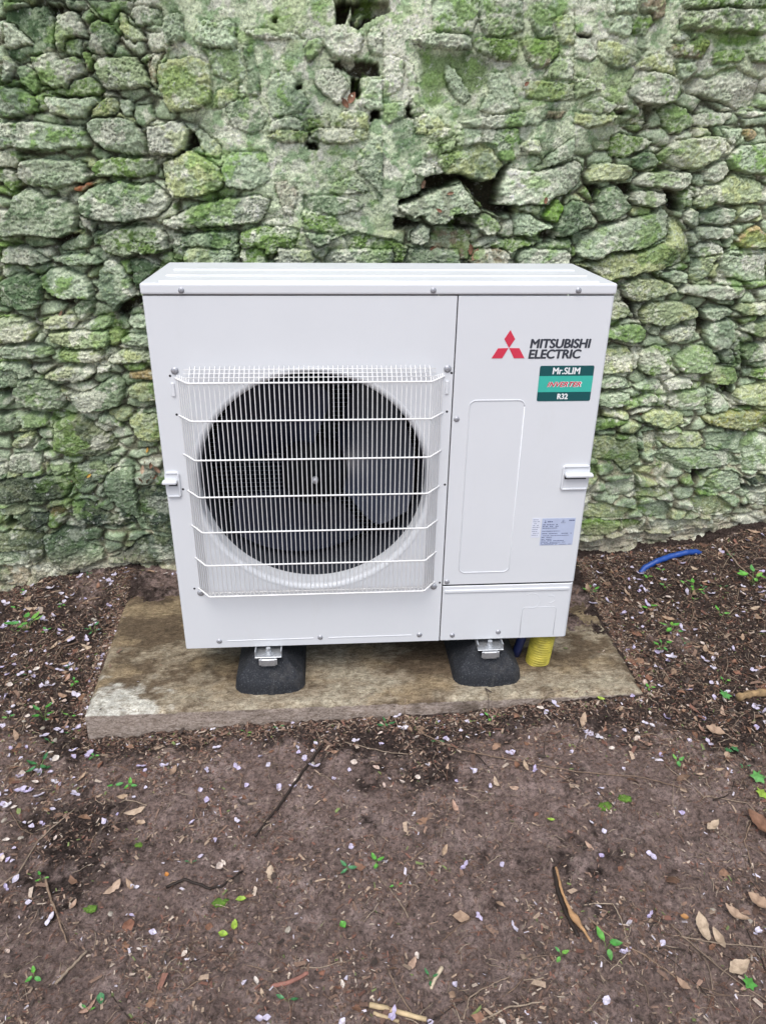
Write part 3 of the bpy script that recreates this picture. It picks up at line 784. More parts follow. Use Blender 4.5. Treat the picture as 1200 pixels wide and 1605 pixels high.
# ------------------------------------------------------------------ concrete slab
sx = np.linspace(0, 1, 340); sy = np.linspace(0, 1, 150)
SX, SY = np.meshgrid(sx, sy)
FL, FR, BL, BR = np.array([-.257, -.105]), np.array([1.252, -.100]), np.array([-.285, .575]), np.array([1.262, .575])
PX = (FL[0] * (1 - SX) + FR[0] * SX) * (1 - SY) + (BL[0] * (1 - SX) + BR[0] * SX) * SY
PY = (FL[1] * (1 - SX) + FR[1] * SX) * (1 - SY) + (BL[1] * (1 - SX) + BR[1] * SX) * SY
PZ = .0012 * fbm(PX * 9, PY * 9, 41, 4) + .0008 * fbm(PX * 16, PY * 140, 43, 3)
e = np.minimum(np.minimum(SX * 1.5, (1 - SX) * 1.5), SY * .68)
PZ = PZ - .009 * sstep(.016, 0, e) - .004 * np.clip(1 - e / .02, 0, 1) * sstep(.1, .4, fbm(PX * 22, PY * 22, 47, 3))
t1 = fbm(PX * 3.5, PY * 4, 51, 5); t2 = fbm(PX * 14, PY * 26, 53, 5, .65); t3 = fbm(PX * 60, PY * 60, 55, 3)
tan, brn, pal_, och = np.array([.31, .262, .19]), np.array([.095, .066, .040]), np.array([.66, .66, .60]), np.array([.35, .275, .17])
sc_ = tan + (brn - tan) * (sstep(-.12, .22, t1 + .55 * t2 + .30 * sstep(.15, .5, PY) + .35 * sstep(.2, -.1, PX) * sstep(.1, .35, PY) + .02) * .88)[..., None]
sc_ = sc_ + (och - sc_) * (sstep(.0, .4, fbm(PX * 5, PY * 9, 57, 4)) * .6)[..., None]
sc_ = sc_ + (np.array([.37, .34, .26]) - sc_) * (sstep(.1, .45, -t1 + .6 * t2) * .6)[..., None]
corner = sstep(.21, .14, np.hypot((PX + .26) * 1.0, (PY + .11) * 1.35) + .12 * t2 + .08 * t1)
sc_ = sc_ + (pal_ - sc_) * (corner * .75)[..., None]
sc_ *= (1 + .35 * t3 + .32 * t2)[..., None]
# skirt
def skirt(Px, Py, Pz, Cc, dx, dy):
    out = []
    for f_, dz in ((0, -.004), (.001, -.02), (.002, -.05), (.003, -.09), (.003, -.16)):
        z = Pz + dz if dz > -.1 else Pz * 0 - .16
        b = .0022 * fbm(Px * 30 + dz * 90, Py * 30 + dz * 70, 66, 3)
        out.append((np.stack([Px + dx * (f_ + b), Py + dy * (f_ + b), z], -1)))
    return out
rows_f = skirt(PX[0], PY[0], PZ[0], None, 0, -1); rows_b = skirt(PX[-1], PY[-1], PZ[-1], None, 0, 1)
P3 = np.stack([PX, PY, PZ], -1)
P3 = np.concatenate([np.array(rows_f[::-1]), P3, np.array(rows_b)], 0)
fc = np.array([.36, .30, .26]); 
def fcol(Px, dz):
    q = fbm(Px * 9, Px * 0 + dz * 30, 88, 4)
    c = fc * (1 + .3 * q[..., None]); s = sstep(.05, .4, fbm(Px * 14, Px * 0 + dz * 8, 89, 3)) * sstep(.1, .6, Px)
    c = c + (np.array([.11, .085, .065]) - c) * (s * .8)[..., None]
    return c
CF = [fcol(PX[0], dz) for dz in (-.16, -.09, -.05, -.02, -.004)]
C3 = np.concatenate([np.array(CF), sc_, np.array(CF[::-1])], 0)
# left and right skirts as extra columns
colsL, colsR, cL, cR = [], [], [], []
for f_, dz in ((.002, -.16), (.002, -.08), (.001, -.03)):
    a = P3[:, 0].copy(); a[:, 0] -= f_; a[:, 2] = np.minimum(a[:, 2], dz); colsL.append(a)
    a = P3[:, -1].copy(); a[:, 0] += f_; a[:, 2] = np.minimum(a[:, 2], dz); colsR.append(a)
    cL.append(np.tile(fc * .8, (P3.shape[0], 1))); cR.append(np.tile(fc * .7, (P3.shape[0], 1)))
P3 = np.concatenate([np.array(colsL).transpose(1, 0, 2), P3, np.array(colsR[::-1]).transpose(1, 0, 2)], 1)
C3 = np.concatenate([np.array(cL).transpose(1, 0, 2), C3, np.array(cR).transpose(1, 0, 2)], 1)
me = grid_mesh('concrete_slab', P3, np.clip(C3, .01, .7))
m, nt, bs = new_mat('weathered_concrete')
at = nt.nodes.new('ShaderNodeVertexColor'); at.layer_name = 'Col'; oc = objco(nt)
c = mix(nt, 1.0, at.outputs[0], ramp(nt, noise(nt, 210, 5, 0.75, oc), [(0.3, (.58, .55, .5)), (0.5, (1, 1, 1)), (0.7, (1.3, 1.3, 1.3))]), 'MULTIPLY')
br = noise(nt, 30, 5, 0.8, objco(nt, (1.4, 3.2, 4)), 1.2)
c = mix(nt, 1.0, c, ramp(nt, br, [(0.40, (.58, .54, .49)), (0.58, (1.18, 1.18, 1.18))]), 'MULTIPLY')
c = mix(nt, ramp(nt, noise(nt, 130, 2, 0.5, oc), [(0.72, (0, 0, 0)), (0.75, (.8, .8, .8))]), c, (.04, .03, .02))
nt.links.new(c, bs.inputs['Base Color']); bs.inputs['Roughness'].default_value = 0.85; bs.inputs['Specular IOR Level'].default_value = 0.3
b1 = bump(nt, bs, noise(nt, 60, 7, 0.85, objco(nt, (1, 2.2, 1))), 0.8, 0.004)
bump(nt, bs, noise(nt, 400, 3, 0.7, oc), 0.6, 0.001, b1)
slab = tag(link('concrete_slab', me, m), 'brown stained concrete slab lying on the soil under the white unit', 'concrete slab')
# ------------------------------------------------------------------ outdoor unit
def paint_mat():
    m, nt, bs = new_mat('white_enamel'); oc = objco(nt)
    c = ramp(nt, noise(nt, 5, 5, 0.7, oc), [(0.3, (.67, .69, .715)), (0.7, (.695, .715, .74))])
    c = mix(nt, ramp(nt, noise(nt, 9, 6, 0.8, objco(nt, (1, 1, .25))), [(0.58, (0, 0, 0)), (0.80, (.22, .22, .22))]), c, (.56, .56, .52))
    c = mix(nt, ramp(nt, noise(nt, 330, 1, 0.4, oc), [(0.80, (0, 0, 0)), (0.83, (.5, .5, .5))]), c, (.35, .32, .27))
    nt.links.new(c, bs.inputs['Base Color'])
    nt.links.new(ramp(nt, noise(nt, 12, 4, 0.6, oc), [(0.3, (.30,) * 3), (0.7, (.42,) * 3)]), bs.inputs['Roughness'])
    b = bump(nt, bs, noise(nt, 900, 2, 0.5, oc), 0.12, 0.0004)
    bump(nt, bs, noise(nt, 4, 2, 0.5, oc), 0.10, 0.01, b)
    return m
WHITE = paint_mat()
WIRE = simple('white_wire_coating', (.80, .80, .79), 0.4, var=.05)
DUSTY = simple('dusty_white_plastic', (.70, .70, .68), 0.55, var=.08, scale=14, bmp=.2)
GALV = simple('galvanized_steel', (.52, .54, .56), 0.42, .75, var=.18, scale=90, bmp=.2)
STEEL = simple('zinc_screw', (.42, .43, .46), 0.45, .5, var=.15, scale=200)
BLACK = simple('dark_plastic', (.02, .021, .024), 0.5, var=.2)
INNER = simple('shaded_steel', (.022, .026, .036), 0.6, .2, var=.2)  # base colour carries the shade inside the opening, cabinet and finger slots
FANM = simple('blue_grey_fan_plastic', (.011, .015, .032), 0.40, var=.1, scale=20, spec=.42)
HUBM = simple('dark_blue_grey_plastic', (.004, .005, .007), 0.7, var=.15, scale=20, spec=.12)
COIL = simple('coil_light_lines', (.26, .31, .38), 0.45, .3, var=.2)
FIN = simple('blue_coated_fins', (.011, .015, .028), 0.6, .2, var=.25, scale=60)
INK = simple('dark_ink', (.035, .04, .055), 0.5, var=.05)
RED = simple('red_ink', (.62, .035, .075), 0.5, var=.05)
WINK = simple('white_ink', (.80, .82, .82), 0.5, var=.03)
TEAL = simple('dark_teal_print', (.004, .082, .088), 0.4, var=.05)
MINT = simple('mint_print', (.045, .46, .37), 0.4, var=.04)
LBL = simple('pale_blue_label_film', (.46, .52, .68), 0.3, var=.05)
LBL2 = simple('off_white_label_paper', (.68, .71, .80), 0.5, var=.04)
LINK = simple('grey_blue_print', (.10, .12, .22), 0.5, var=.1)
ZB = 0.12; W_ = 1.05; D_ = 0.333; ZT = ZB + 0.9313; ZL = ZT + 0.0272; SEAM = 0.6915
unit = tag(empty('outdoor_air_conditioner', (W_ / 2, D_ / 2, 0)), 'white outdoor air conditioning unit with a round fan behind a wire guard', 'air conditioner')
def bld(mb, name, mat, parent=unit, label=None):
    o = mb.build(name, mat, parent)
    if label: o['label'] = label
    return o
# lid
mb = MB(); mb.box(-.002, W_ + .002, -.003, D_ + .004, ZT + .0025, ZL, .005, 3)
for i, y in enumerate((.022, .108, .203)):
    mb.box(.035, W_ - .035, y - .007, y + .007, ZL - .004, ZL + .0026, .0024, 3)
lid = bld(mb, 'top_cover', WHITE)
# front panel with the fan opening; its left edge is bent round to the side
CX, CZ, RO, RI = .358, .594, .299, .280
def front_panel():
    mb = MB(); N = 96; x0, x1, z0, z1 = .006, SEAM - .0015, ZB, ZT
    ang = [2 * math.pi * k / N for k in range(N)] + [math.atan2(z - CZ, x - CX) % (2 * math.pi) for x in (x0, x1) for z in (z0, z1)]
    ang = sorted(ang); out = []; inn = []
    for a in ang:
        c, s = math.cos(a), math.sin(a)
        t = min(((x1 - CX) / c if c > 1e-9 else (x0 - CX) / c if c < -1e-9 else 9), ((z1 - CZ) / s if s > 1e-9 else (z0 - CZ) / s if s < -1e-9 else 9))
        out.append((CX + c * t, 0, CZ + s * t)); inn.append((CX + c * RO, 0, CZ + s * RO))
    n = len(ang)
    back = [(x, .0012, z) for x, y, z in out]; bin_ = [(x, .0012, z) for x, y, z in inn]
    mb.add(out + inn + back + bin_, [(k, k + n, (k + 1) % n + n, (k + 1) % n) for k in range(n)]
           + [(k + 2 * n, (k + 1) % n + 2 * n, (k + 1) % n + 3 * n, k + 3 * n) for k in range(n)]
           + [(k, (k + 1) % n, (k + 1) % n + 2 * n, k + 2 * n) for k in range(n)])
    # bent corner and left side sheet
    pts = [(.006, 0)] + [(.006 - .006 * math.sin(R(a)), .006 - .006 * math.cos(R(a))) for a in (15, 30, 45, 60, 75, 90)] + [(0, D_)]
    vs = [(x, y, z) for z in (ZB, ZT) for x, y in pts]; k_ = len(pts)
    mb.add(vs, [(i, i + 1, i + 1 + k_, i + k_) for i in range(k_ - 1)], True)
    return mb
fp = bld(front_panel(), 'front_panel', WHITE)
# stiffening beads pressed along the bottom edge
mb = MB(); mb.box(.112, .345, -.0014, .001, .1405, .1425, .0006, 1); mb.box(.386, .613, -.0014, .001, .1405, .1425, .0006, 1)
bld(mb, 'pressed_bead', WHITE, fp)
# bell mouth (flared ring)
mb = MB(); mb.lathe_y([(RO + .001, -.0002), (RO - .003, -.0012), (RO - .008, -.0004), (RO - .013, .0030), (RO - .017, .010), (RI + .004, .018), (RI + .001, .027), (RI, .038), (RI, .048)], CX, CZ)
bm_ = bld(mb, 'bell_mouth', WHITE)
mb = MB(); mb.lathe_y([(RI + .001, .0485), (RI - .001, .052), (RI - .001, .20)], CX, CZ); bld(mb, 'inner_ring', INNER, bm_)
# crease of the recess above the opening
mb = MB(); pts = []
for k in range(41):
    a = R(32 + 116 * k / 40); pts.append((CX + .335 * math.cos(a) * .99, -.001, CZ + .300 * math.sin(a) - .012))
# service panel with embossed outline and rounded right edge
def sheet(x0, x1, z0, z1, y=0.0, rnd_r=.006):
    mb = MB()
    pts = [(x0, y + .014), (x0, y + .0012), (x0 + .0012, y)] + [(x1 - rnd_r, y)] + [(x1 - rnd_r + rnd_r * math.sin(R(a)), y + rnd_r - rnd_r * math.cos(R(a))) for a in (15, 30, 45, 60, 75, 90)] + [(x1, D_)]
    k_ = len(pts); zs = [(z0, .003), (z0 + .0015, 0), (z1 - .0015, 0), (z1, .003)]
    vs = [(x, min(D_, yy + dy), z) for z, dy in zs for x, yy in pts]
    mb.add(vs, [(r * k_ + i, r * k_ + i + 1, (r + 1) * k_ + i + 1, (r + 1) * k_ + i) for r in range(3) for i in range(k_ - 1)], True)
    for f in range(len(mb.sm)): mb.sm[f] = False
    return mb
sp = bld(sheet(SEAM + .0015, W_, .2985, ZT), 'service_panel', WHITE)
def ring_path(pts, y, r): return [(x, y, z) for x, z in pts]
mb = MB(); ol = rrect(.733, .867, .336, .809, .016, 6)
# the pressing is open at its upper and lower left corners
loop = [(x, -.0004, z) for x, z in ol]
mb.tube(loop + [loop[0]], .0013, 6)
em = bld(mb, 'embossed_outline', WHITE, sp)
pc = bld(sheet(SEAM + .0015, W_ - .001, ZB + .001, .2955, -.0025, .010), 'pipe_cover', WHITE)
mb = MB(); mb.box(SEAM + .006, W_ - .012, -.0055, -.001, .2755, .2845, .002, 2)
for (x, z, r) in ((.938, .243, .024), (.99, .247, .012)):
    mb.tube([(x + r * math.cos(a), -.0028, z + r * math.sin(a)) for a in [R(-100 + 12 * k) for k in range(20)]], .0006, 4)
mb.tube([(.915, -.0028, .13), (.915, -.0028, .215), (.921, -.0028, .222), (1.004, -.0028, .222), (1.01, -.0028, .215), (1.01, -.0028, .13)], .0006, 4)
bld(mb, 'knockout_outline', WHITE, pc)
# rest of the cabinet
mb = MB(); mb.box(.004, W_ - .004, .004, D_ - .002, ZB - .002, ZB + .012, .002, 1); bld(mb, 'base_pan', INNER)
mb = MB(); mb.box(SEAM + .004, SEAM + .006, .012, D_ - .01, ZB + .013, ZT - .002); mb.box(SEAM + .007, W_ - .006, D_ - .006, D_ - .003, ZB + .013, ZT - .002); bld(mb, 'divider_panel', INNER)
mb = MB(); mb.box(.010, SEAM, D_ - .026, D_ - .010, ZB + .013, ZT - .003)
mb.box(.010, .026, .14, D_ - .027, ZB + .013, ZT - .003)
coil = bld(mb, 'heat_exchanger', FIN)
mb = MB(); z = ZB + .03
while z < ZT - .02:
    mb.tube([(.03, D_ - .0285, z), (SEAM - .004, D_ - .0285, z)], .0011, 5)
    z += .0125
bld(mb, 'coil_light_line', COIL, coil)  # thin pale tubes; light coming through the coil is put into their colour
# fan: motor, support, hub, three broad blades
mb = MB(); mb.box(CX - .05, CX - .03, .225, .232, ZB + .02, ZT - .01); mb.box(CX + .03, CX + .05, .225, .232, ZB + .02, ZT - .01); bld(mb, 'motor_support', INNER)
mb = MB(); mb.lathe_y([(.0, .14), (.055, .14), (.06, .145), (.06, .215), (0.0, .215)], CX, CZ, 32); bld(mb, 'fan_motor', BLACK)
mb = MB(); mb.lathe_y([(0.0, .052), (.055, .052), (.068, .055), (.078, .062), (.083, .075), (.084, .135), (.078, .138), (.0, .138)], CX, CZ, 48)
fan = bld(mb, 'fan', HUBM)
mb = MB(); mb.lathe_y([(0.0, .038), (.005, .0385), (.008, .041), (.0085, .048), (.0085, .053)], CX + .003, CZ - .004, 20); bld(mb, 'shaft_nut', STEEL, fan)
def blade(a0):
    # outline in (angle, radius); trailing edge carries a round lobe
    mb = MB(); NA, NR = 22, 12; vs = []
    for j in range(NR + 1):
        fr = j / NR; r = .080 + (.262 - .080) * fr
        lo = -38 + 8 * math.sin(math.pi * min(1, fr * 1.0)) * -1 + (14 * sm(.75, 1, fr)) + 8 * (1 - fr)
        hi = 46 + 14 * fr + 6 * math.sin(math.pi * fr)
        for i in range(NA + 1):
            fa = i / NA; a = R(a0 + lo + (hi - lo) * fa)
            y = .078 + .112 * fa + .010 * math.sin(math.pi * fa) * fr - .012 * fr * (1 - fa)
            vs.append((CX + r * math.cos(a), y, CZ + r * math.sin(a)))
    k_ = NA + 1
    fs = [(j * k_ + i, j * k_ + i + 1, (j + 1) * k_ + i + 1, (j + 1) * k_ + i) for j in range(NR) for i in range(NA)]
    n = len(vs); vb = [(x, y + .003, z) for x, y, z in vs]
    mb.add(vs + vb, fs + [tuple(q + n for q in f[::-1]) for f in fs], True)
    rim = [i for i in range(k_)] + [j * k_ + NA for j in range(1, NR + 1)] + [NR * k_ + i for i in range(NA - 1, -1, -1)] + [j * k_ for j in range(NR - 1, 0, -1)]
    o = [vs[i] for i in rim]; b = [vb[i] for i in rim]; L = len(rim)
    mb.add(o + b, [(k, (k + 1) % L, (k + 1) % L + L, k + L) for k in range(L)])
    return mb
def sm(a, b, x):
    t = min(1, max(0, (x - a) / (b - a))); return t * t * (3 - 2 * t)
for a0 in (0, 120, 240): bld(blade(a0), 'blade', FANM, fan)
# wire guard
GY_, Z7 = -.040, (.868, .779, .683, .588, .493, .400, .309)
mb = MB(); n = 50
for k in range(n):
    x = .088 + (.633 - .088) * k / (n - 1)
    mb.tube([(x, -.003, .896), (x, -.012, .890), (x, GY_ + .002, .872), (x, GY_, .866), (x, GY_, .310), (x, GY_ + .004, .304), (x, -.004, .298)], .00108, 6)
for sgn, xa, xb in ((1, .633, .670), (-1, .088, .052)):
    for k in range(1, 6):
        f = k / 6; x = xa + (xb - xa) * f; y = GY_ + (0 - GY_) * f
        mb.tube([(x, y + .001, .878 - .0 * f), (x, y, .866), (x, y, .309)], .00108, 6)
grd = bld(mb, 'fan_guard', WIRE)
def bar(z, r=.0021, y=GY_, e=.0):
    return MB().tube([(.050, .002, z), (.056, -.003, z), (.084, y - .0015, z), (.089, y - .003, z), (.632, y - .003, z), (.637, y - .0015, z), (.666, -.003, z), (.671, .002, z)], r, 8)
for z in Z7: bld(bar(z), 'crossbar', WIRE, grd)
for z, y in ((.8775, -.0325), (.884, -.0215), (.8905, -.0115), (.301, -.012)):
    bld(MB().tube([(.074, y, z), (.647, y, z)], .0011, 6), 'edge_wire', WIRE, grd)
for x in (.0445, .6765):
    mb = MB().box(x - .004, x + .004, -.0035, 0, .826, .858, .001, 1); bld(mb, 'guard_clip', WHITE, grd)
# screws, washers, small drilled holes
def screw(x, z, r=.0052, y=0.0, parent=fp, mat=STEEL):
    mb = MB(); mb.lathe_y([(0, y - .0030), (r * .7, y - .0030), (r * .92, y - .0026), (r, y - .0018), (r, y - .0014), (r * 1.35, y - .0012), (r * 1.4, y)], x, z, 18)
    mb.box(x - r * .55, x + r * .55, y - .0034, y - .0028, z - .0006, z + .0006); mb.box(x - .0006, x + .0006, y - .0034, y - .0028, z - r * .55, z + r * .55)
    return bld(mb, 'screw', mat, parent)
for x, z in ((.091, .141), (.363, .143), (.635, .141)): screw(x, z)
for x, z in ((.053, .886), (.676, .886), (.056, .296), (.668, .296)): screw(x, z, .0062, -.001, grd)
for x in (.086, .635, .963): screw(x, 1.0635, .0048, -.003, lid)
for x, z in ((.703, .309), (.704, .763)): screw(x, z, .005, 0, sp)
for x, z in ((.726, .138), (.854, .144)): screw(x, z, .005, -.0025, pc)
for x, z in ((.041, .874), (.046, .782), (.041, .592), (.041, .309), (.690 - .004, .876), (.6795, .782), (.684, .592), (.684, .307)):
    bld(MB().lathe_y([(0, -.0004), (.0028, -.0004), (.0030, .0001)], x, z, 12), 'drilled_hole', BLACK, fp)
# grip handles near both edges
def handle(x0, x1, sgn, panel):
    mb = MB()
    mb.prism_y(rrect(x0, x1, .572, .640, .010), -.0030, .001)
    fr = MB()
    h = bld(mb, 'handle', WHITE, panel)
    # projecting lip
    mb = MB(); mb.box(x0 + .006, x1 + .006 * sgn if sgn > 0 else x1 - .006, -.020, -.002, .611, .6205, .004, 3)
    if sgn < 0: mb = MB().box(x0 - .005, x1 - .006, -.020, -.002, .611, .6205, .004, 3)
    mb.box(x0 + .003, x1 - .003, -.0065, -.002, .634, .6395, .0025, 2)
    mb.box(x0 + .003, x1 - .003, -.0065, -.002, .5725, .578, .0025, 2)
    mb.box(x0 + .0005, x0 + .006, -.0065, -.002, .575, .637, .0025, 2) if sgn > 0 else mb.box(x1 - .006, x1 - .0005, -.0065, -.002, .575, .637, .0025, 2)
    bld(mb, 'grip', WHITE, h)
    mb = MB(); mb.add([(x0 + .008, -.0034, .6095), (x1 - .008, -.0034, .6095), (x1 - .008, -.0034, .602), (x0 + .008, -.0034, .602)], [(0, 1, 2, 3)])
    bld(mb, 'finger_slot', INNER, h)
handle(.978, 1.049, 1, sp); handle(.001, .037, -1, fp)
# lettering
def text_mesh(s, x0, x1, z0, z1, shear=0.0, offset=0.0, spacing=1.0, y=-.0006):
    cu = bpy.data.curves.new('lettering', 'FONT'); cu.body = s; cu.size = 1; cu.shear = shear; cu.offset = offset
    cu.space_character = spacing; cu.extrude = 0.004; cu.resolution_u = 5
    o = bpy.data.objects.new('lettering', cu); sc.collection.objects.link(o)
    dg = bpy.context.evaluated_depsgraph_get(); dg.update()
    me = bpy.data.meshes.new_from_object(o.evaluated_get(dg)); bpy.data.objects.remove(o)
    co = np.array([v.co[:] for v in me.vertices]); lo, hi = co.min(0), co.max(0)
    for v in me.vertices:
        fx = (v.co.x - lo[0]) / (hi[0] - lo[0]); fz = (v.co.y - lo[1]) / (hi[1] - lo[1])
        v.co = (x0 + fx * (x1 - x0), y - (.00025 if v.co.z > 0 else -.0003), z0 + fz * (z1 - z0))
    return me
def lettering(s, *a, mat=INK, parent=None, **k):
    bold = k.pop('bold', 0); me = text_mesh(s, *a, **k)
    if bold:
        v0 = [v.co.copy() for v in me.vertices]; f0 = [tuple(p.vertices) for p in me.polygons]; vs = []; fs = []
        for q, (dx, dz) in enumerate(((0, 0), (bold, 0), (-bold, 0), (0, bold * .7), (0, -bold * .7))):
            fs += [tuple(i + len(vs) for i in f) for f in f0]; vs += [(v.x + dx, v.y + q * .00003, v.z + dz) for v in v0]
        me = bpy.data.meshes.new('lettering'); me.from_pydata(vs, [], fs); me.update()
    me.materials.clear(); me.materials.append(mat)
    return link('lettering', me, None, parent)
def flatp(pts, y, t=.0003): return MB().prism_y(pts, y - t, y + t)
# three-diamond emblem: one upright, two lying outwards
logo = MB(); ex, ez = .8165, .9345
logo.prism_y([(ex, ez), (ex + .0125, ez + .020), (ex, ez + .0405), (ex - .0125, ez + .020)], -.0009, -.0001)
logo.prism_y([(ex + .0005, ez - .0008), (ex + .0245, ez - .0012), (ex + .0385, ez - .0245), (ex + .0135, ez - .0245)], -.0009, -.0001)
logo.prism_y([(ex - .0015, ez - .0008), (ex - .0255, ez - .0012), (ex - .0390, ez - .0245), (ex - .0140, ez - .0245)], -.0009, -.0001)
lg = bld(logo, 'emblem', RED, sp)
lettering('MITSUBISHI', .8665, 1.0075, .9335, .9540, bold=.00115, spacing=.98, parent=sp, shear=.10)
lettering('ELECTRIC', .8650, .9875, .9090, .9295, bold=.00115, spacing=.97, parent=sp, shear=.10)
st = bld(flatp(rrect(.8945, 1.0245, .8055, .8915, .004), -.0004), 'badge', TEAL, sp, 'dark teal and mint green rectangular badge')
bld(flatp([(.8945, .828), (1.0245, .828), (1.0245, .867), (.8945, .867)], -.0006, .0004), 'colour_band', MINT, st)
lettering('Mr.SLIM', .926, .991, .8715, .8870, mat=WINK, parent=st, bold=.0007, spacing=1.0, y=-.0009, shear=.05)
lettering('INVERTER', .9165, .9985, .8405, .8525, mat=WINK, parent=st, bold=.0011, y=-.0011, shear=.35, spacing=1.08)
lettering('INVERTER', .9160, .9965, .8415, .8525, mat=RED, parent=st, bold=.0004, y=-.0016, shear=.35, spacing=1.08)
lettering('R32', .944, .9685, .8105, .8235, mat=WINK, parent=st, bold=.0008, y=-.0009)
# rating label: small print far too fine to read in the photograph, so rows of short strokes
rl = bld(flatp([(.9425, .413), (1.030, .413), (1.030, .4915), (.9425, .4915)], -.0004), 'rating_label', LBL, sp, 'pale blue rating label with fine print')
rb = random.Random(3); mb = MB()
def row(mb, x0, x1, z, h, y=-.0008, dens=.8):
    x = x0
    while x < x1:
        wd = rb.uniform(.0010, .0045)
        if rb.random() < dens: mb.box(x, min(x1, x + wd), y - .0002, y + .0002, z - h / 2, z + h / 2)
        x += wd + rb.uniform(.0004, .0012)
for z, x1, h in ((.4735, .985, .0022), (.4685, .988, .0022), (.4635, .984, .0018), (.4545, .993, .0016), (.4475, 1.024, .0018), (.4415, 1.022, .0014), (.4365, .975, .0018), (.4305, .972, .0018), (.4262, 1.006, .0018), (.4216, 1.010, .0012), (.4180, .99, .0012), (.4152, 1.026, .0010)):
    row(mb, .9455, x1, z, h, dens=.86)
mb.prism_y([(.9480, .4790), (.9510, .4835), (.9540, .4790)], -.0009, -.0005); mb.prism_y([(.9495, .4840), (.951, .4865), (.9525, .4840)], -.0009, -.0005)
row(mb, .957, .975, .4820, .0030); mb.tube([(.993, -.0008, .478), (.9985, -.0008, .4875), (1.004, -.0008, .478), (.993, -.0008, .478)], .0004, 4); mb.box(.9978, .9992, -.001, -.0006, .4795, .4845)
row(mb, 1.010, 1.028, .4850, .0035, dens=.7)
bld(mb, 'printed_line', LINK, rl)
r2 = bld(flatp([(.9165, .4365), (.9395, .4365), (.9395, .4930), (.9165, .4930)], -.0004), 'information_label', LBL2, sp, 'small white label left of the rating label')
mb = MB()
for i in range(9): row(mb, .9185, .9375 - rb.uniform(0, .006), .4885 - i * .0056, .0012, dens=.75)
bld(mb, 'printed_line', LINK, r2)
# galvanized feet under the cabinet, with bolt, washer and nut
for fx in (.222, .831):
    mb = MB(); mb.box(fx - .036, fx + .036, -.030, .30, .1015, .1045, .001, 1); mb.box(fx - .036, fx - .033, -.024, .30, .1045, ZB - .002); mb.box(fx + .033, fx + .036, -.024, .30, .1045, ZB - .002)
    ft = bld(mb, 'mounting_foot', GALV)
    mb = MB()
    for rr, za, zb_ in ((.0155, .1047, .1062), (.0062, .105, .122), (.0085, .1062, .1120)):
        N = 24 if rr != .0085 else 6
        vs = [(fx + rr * math.cos(2 * math.pi * k / N), -.012 + rr * math.sin(2 * math.pi * k / N), z) for z in (za, zb_) for k in range(N)]
        mb.add(vs, [tuple(range(N - 1, -1, -1)), tuple(range(N, 2 * N))] + [(k, (k + 1) % N, (k + 1) % N + N, k + N) for k in range(N)])
    bld(mb, 'bolt', GALV, ft)
# rubber mounting blocks
m, nt, bs = new_mat('recycled_black_rubber'); oc = objco(nt)
c = ramp(nt, noise(nt, 260, 4, 0.8, oc), [(0.45, (.008, .010, .014)), (0.60, (.026, .029, .036)), (0.72, (.20, .21, .21))])
c = mix(nt, ramp(nt, noise(nt, 16, 5, 0.7, objco(nt, (1, 1, .5))), [(0.54, (0, 0, 0)), (0.72, (.35, .35, .35))]), c, (.13, .12, .11))
nt.links.new(c, bs.inputs['Base Color']); bs.inputs['Roughness'].default_value = .8
bump(nt, bs, noise(nt, 300, 3, 0.7, oc), 1.0, 0.002)
RUB = m
rubmesh = []
def rubber_block():
    # long block with sloping sides and a rounded front, as a height field on its footprint
    xs = np.arange(-.101, .1015, .0028); ys = np.arange(-.066, .502, .0034); BX, BY = np.meshgrid(xs, ys)
    front = -.060 + .018 * (BX / .095) ** 2
    qx = np.abs(BX) - (.097 - .026); qy = np.maximum(front + .026 - BY, BY - .474)
    d = .026 - (np.hypot(np.maximum(qx, 0), np.maximum(qy, 0)) + np.minimum(np.maximum(qx, qy), 0))
    d = d + .0012 * fbm(BX * 40, BY * 40, 1301, 3)
    z = .034 * sstep(0, .007, d) + np.clip(d - .008, 0, 1) * 1.2
    z = -np.log(np.exp(-z * 130) + np.exp(-.102 * 130)) / 130
    z = np.where(d <= 0.0004, -.03, np.maximum(z, 0)) + (.0022 * fbm(BX * 26, BY * 26, 1303, 4, .65) + .0010 * fbm(BX * 130, BY * 130, 1305, 2)) * sstep(.0, .01, d)
    P = np.stack([BX, BY, z], -1)
    o = link('rubber_body', grid_mesh('rubber_body', P), RUB); return o
for i, (fx, lab) in enumerate(((.222, 'black rubber mounting block under the fan side of the unit, the left of the two'), (.829, 'black rubber mounting block beside the yellow corrugated conduit'))):
    e_ = tag(empty('mounting_block', (fx, 0, .0015)), lab, 'mounting block', 'rubber mounting blocks carrying the unit')
    if i == 0: me0 = rubber_block()
    body = me0 if i == 0 else me0.copy()
    if i: sc.collection.objects.link(body)
    body.parent = e_
    mb = MB(); mb.box(-.020, .020, -.034, .46, .094, .0985, .001, 1)
    mb.box(-.020, -.0175, -.034, .46, .0985, .1008); mb.box(.0175, .020, -.034, .46, .0985, .1008)
    mb.box(-.0195, .0195, -.0365, -.034, .078, .0985, .0008, 1)
    mb.box(-.0245, -.0175, -.040, -.0365, .084, .103, .001, 1); mb.box(.0175, .0245, -.040, -.0365, .084, .103, .001, 1)
    rail = mb.build('metal_rail', GALV, None)
    rail.parent = e_

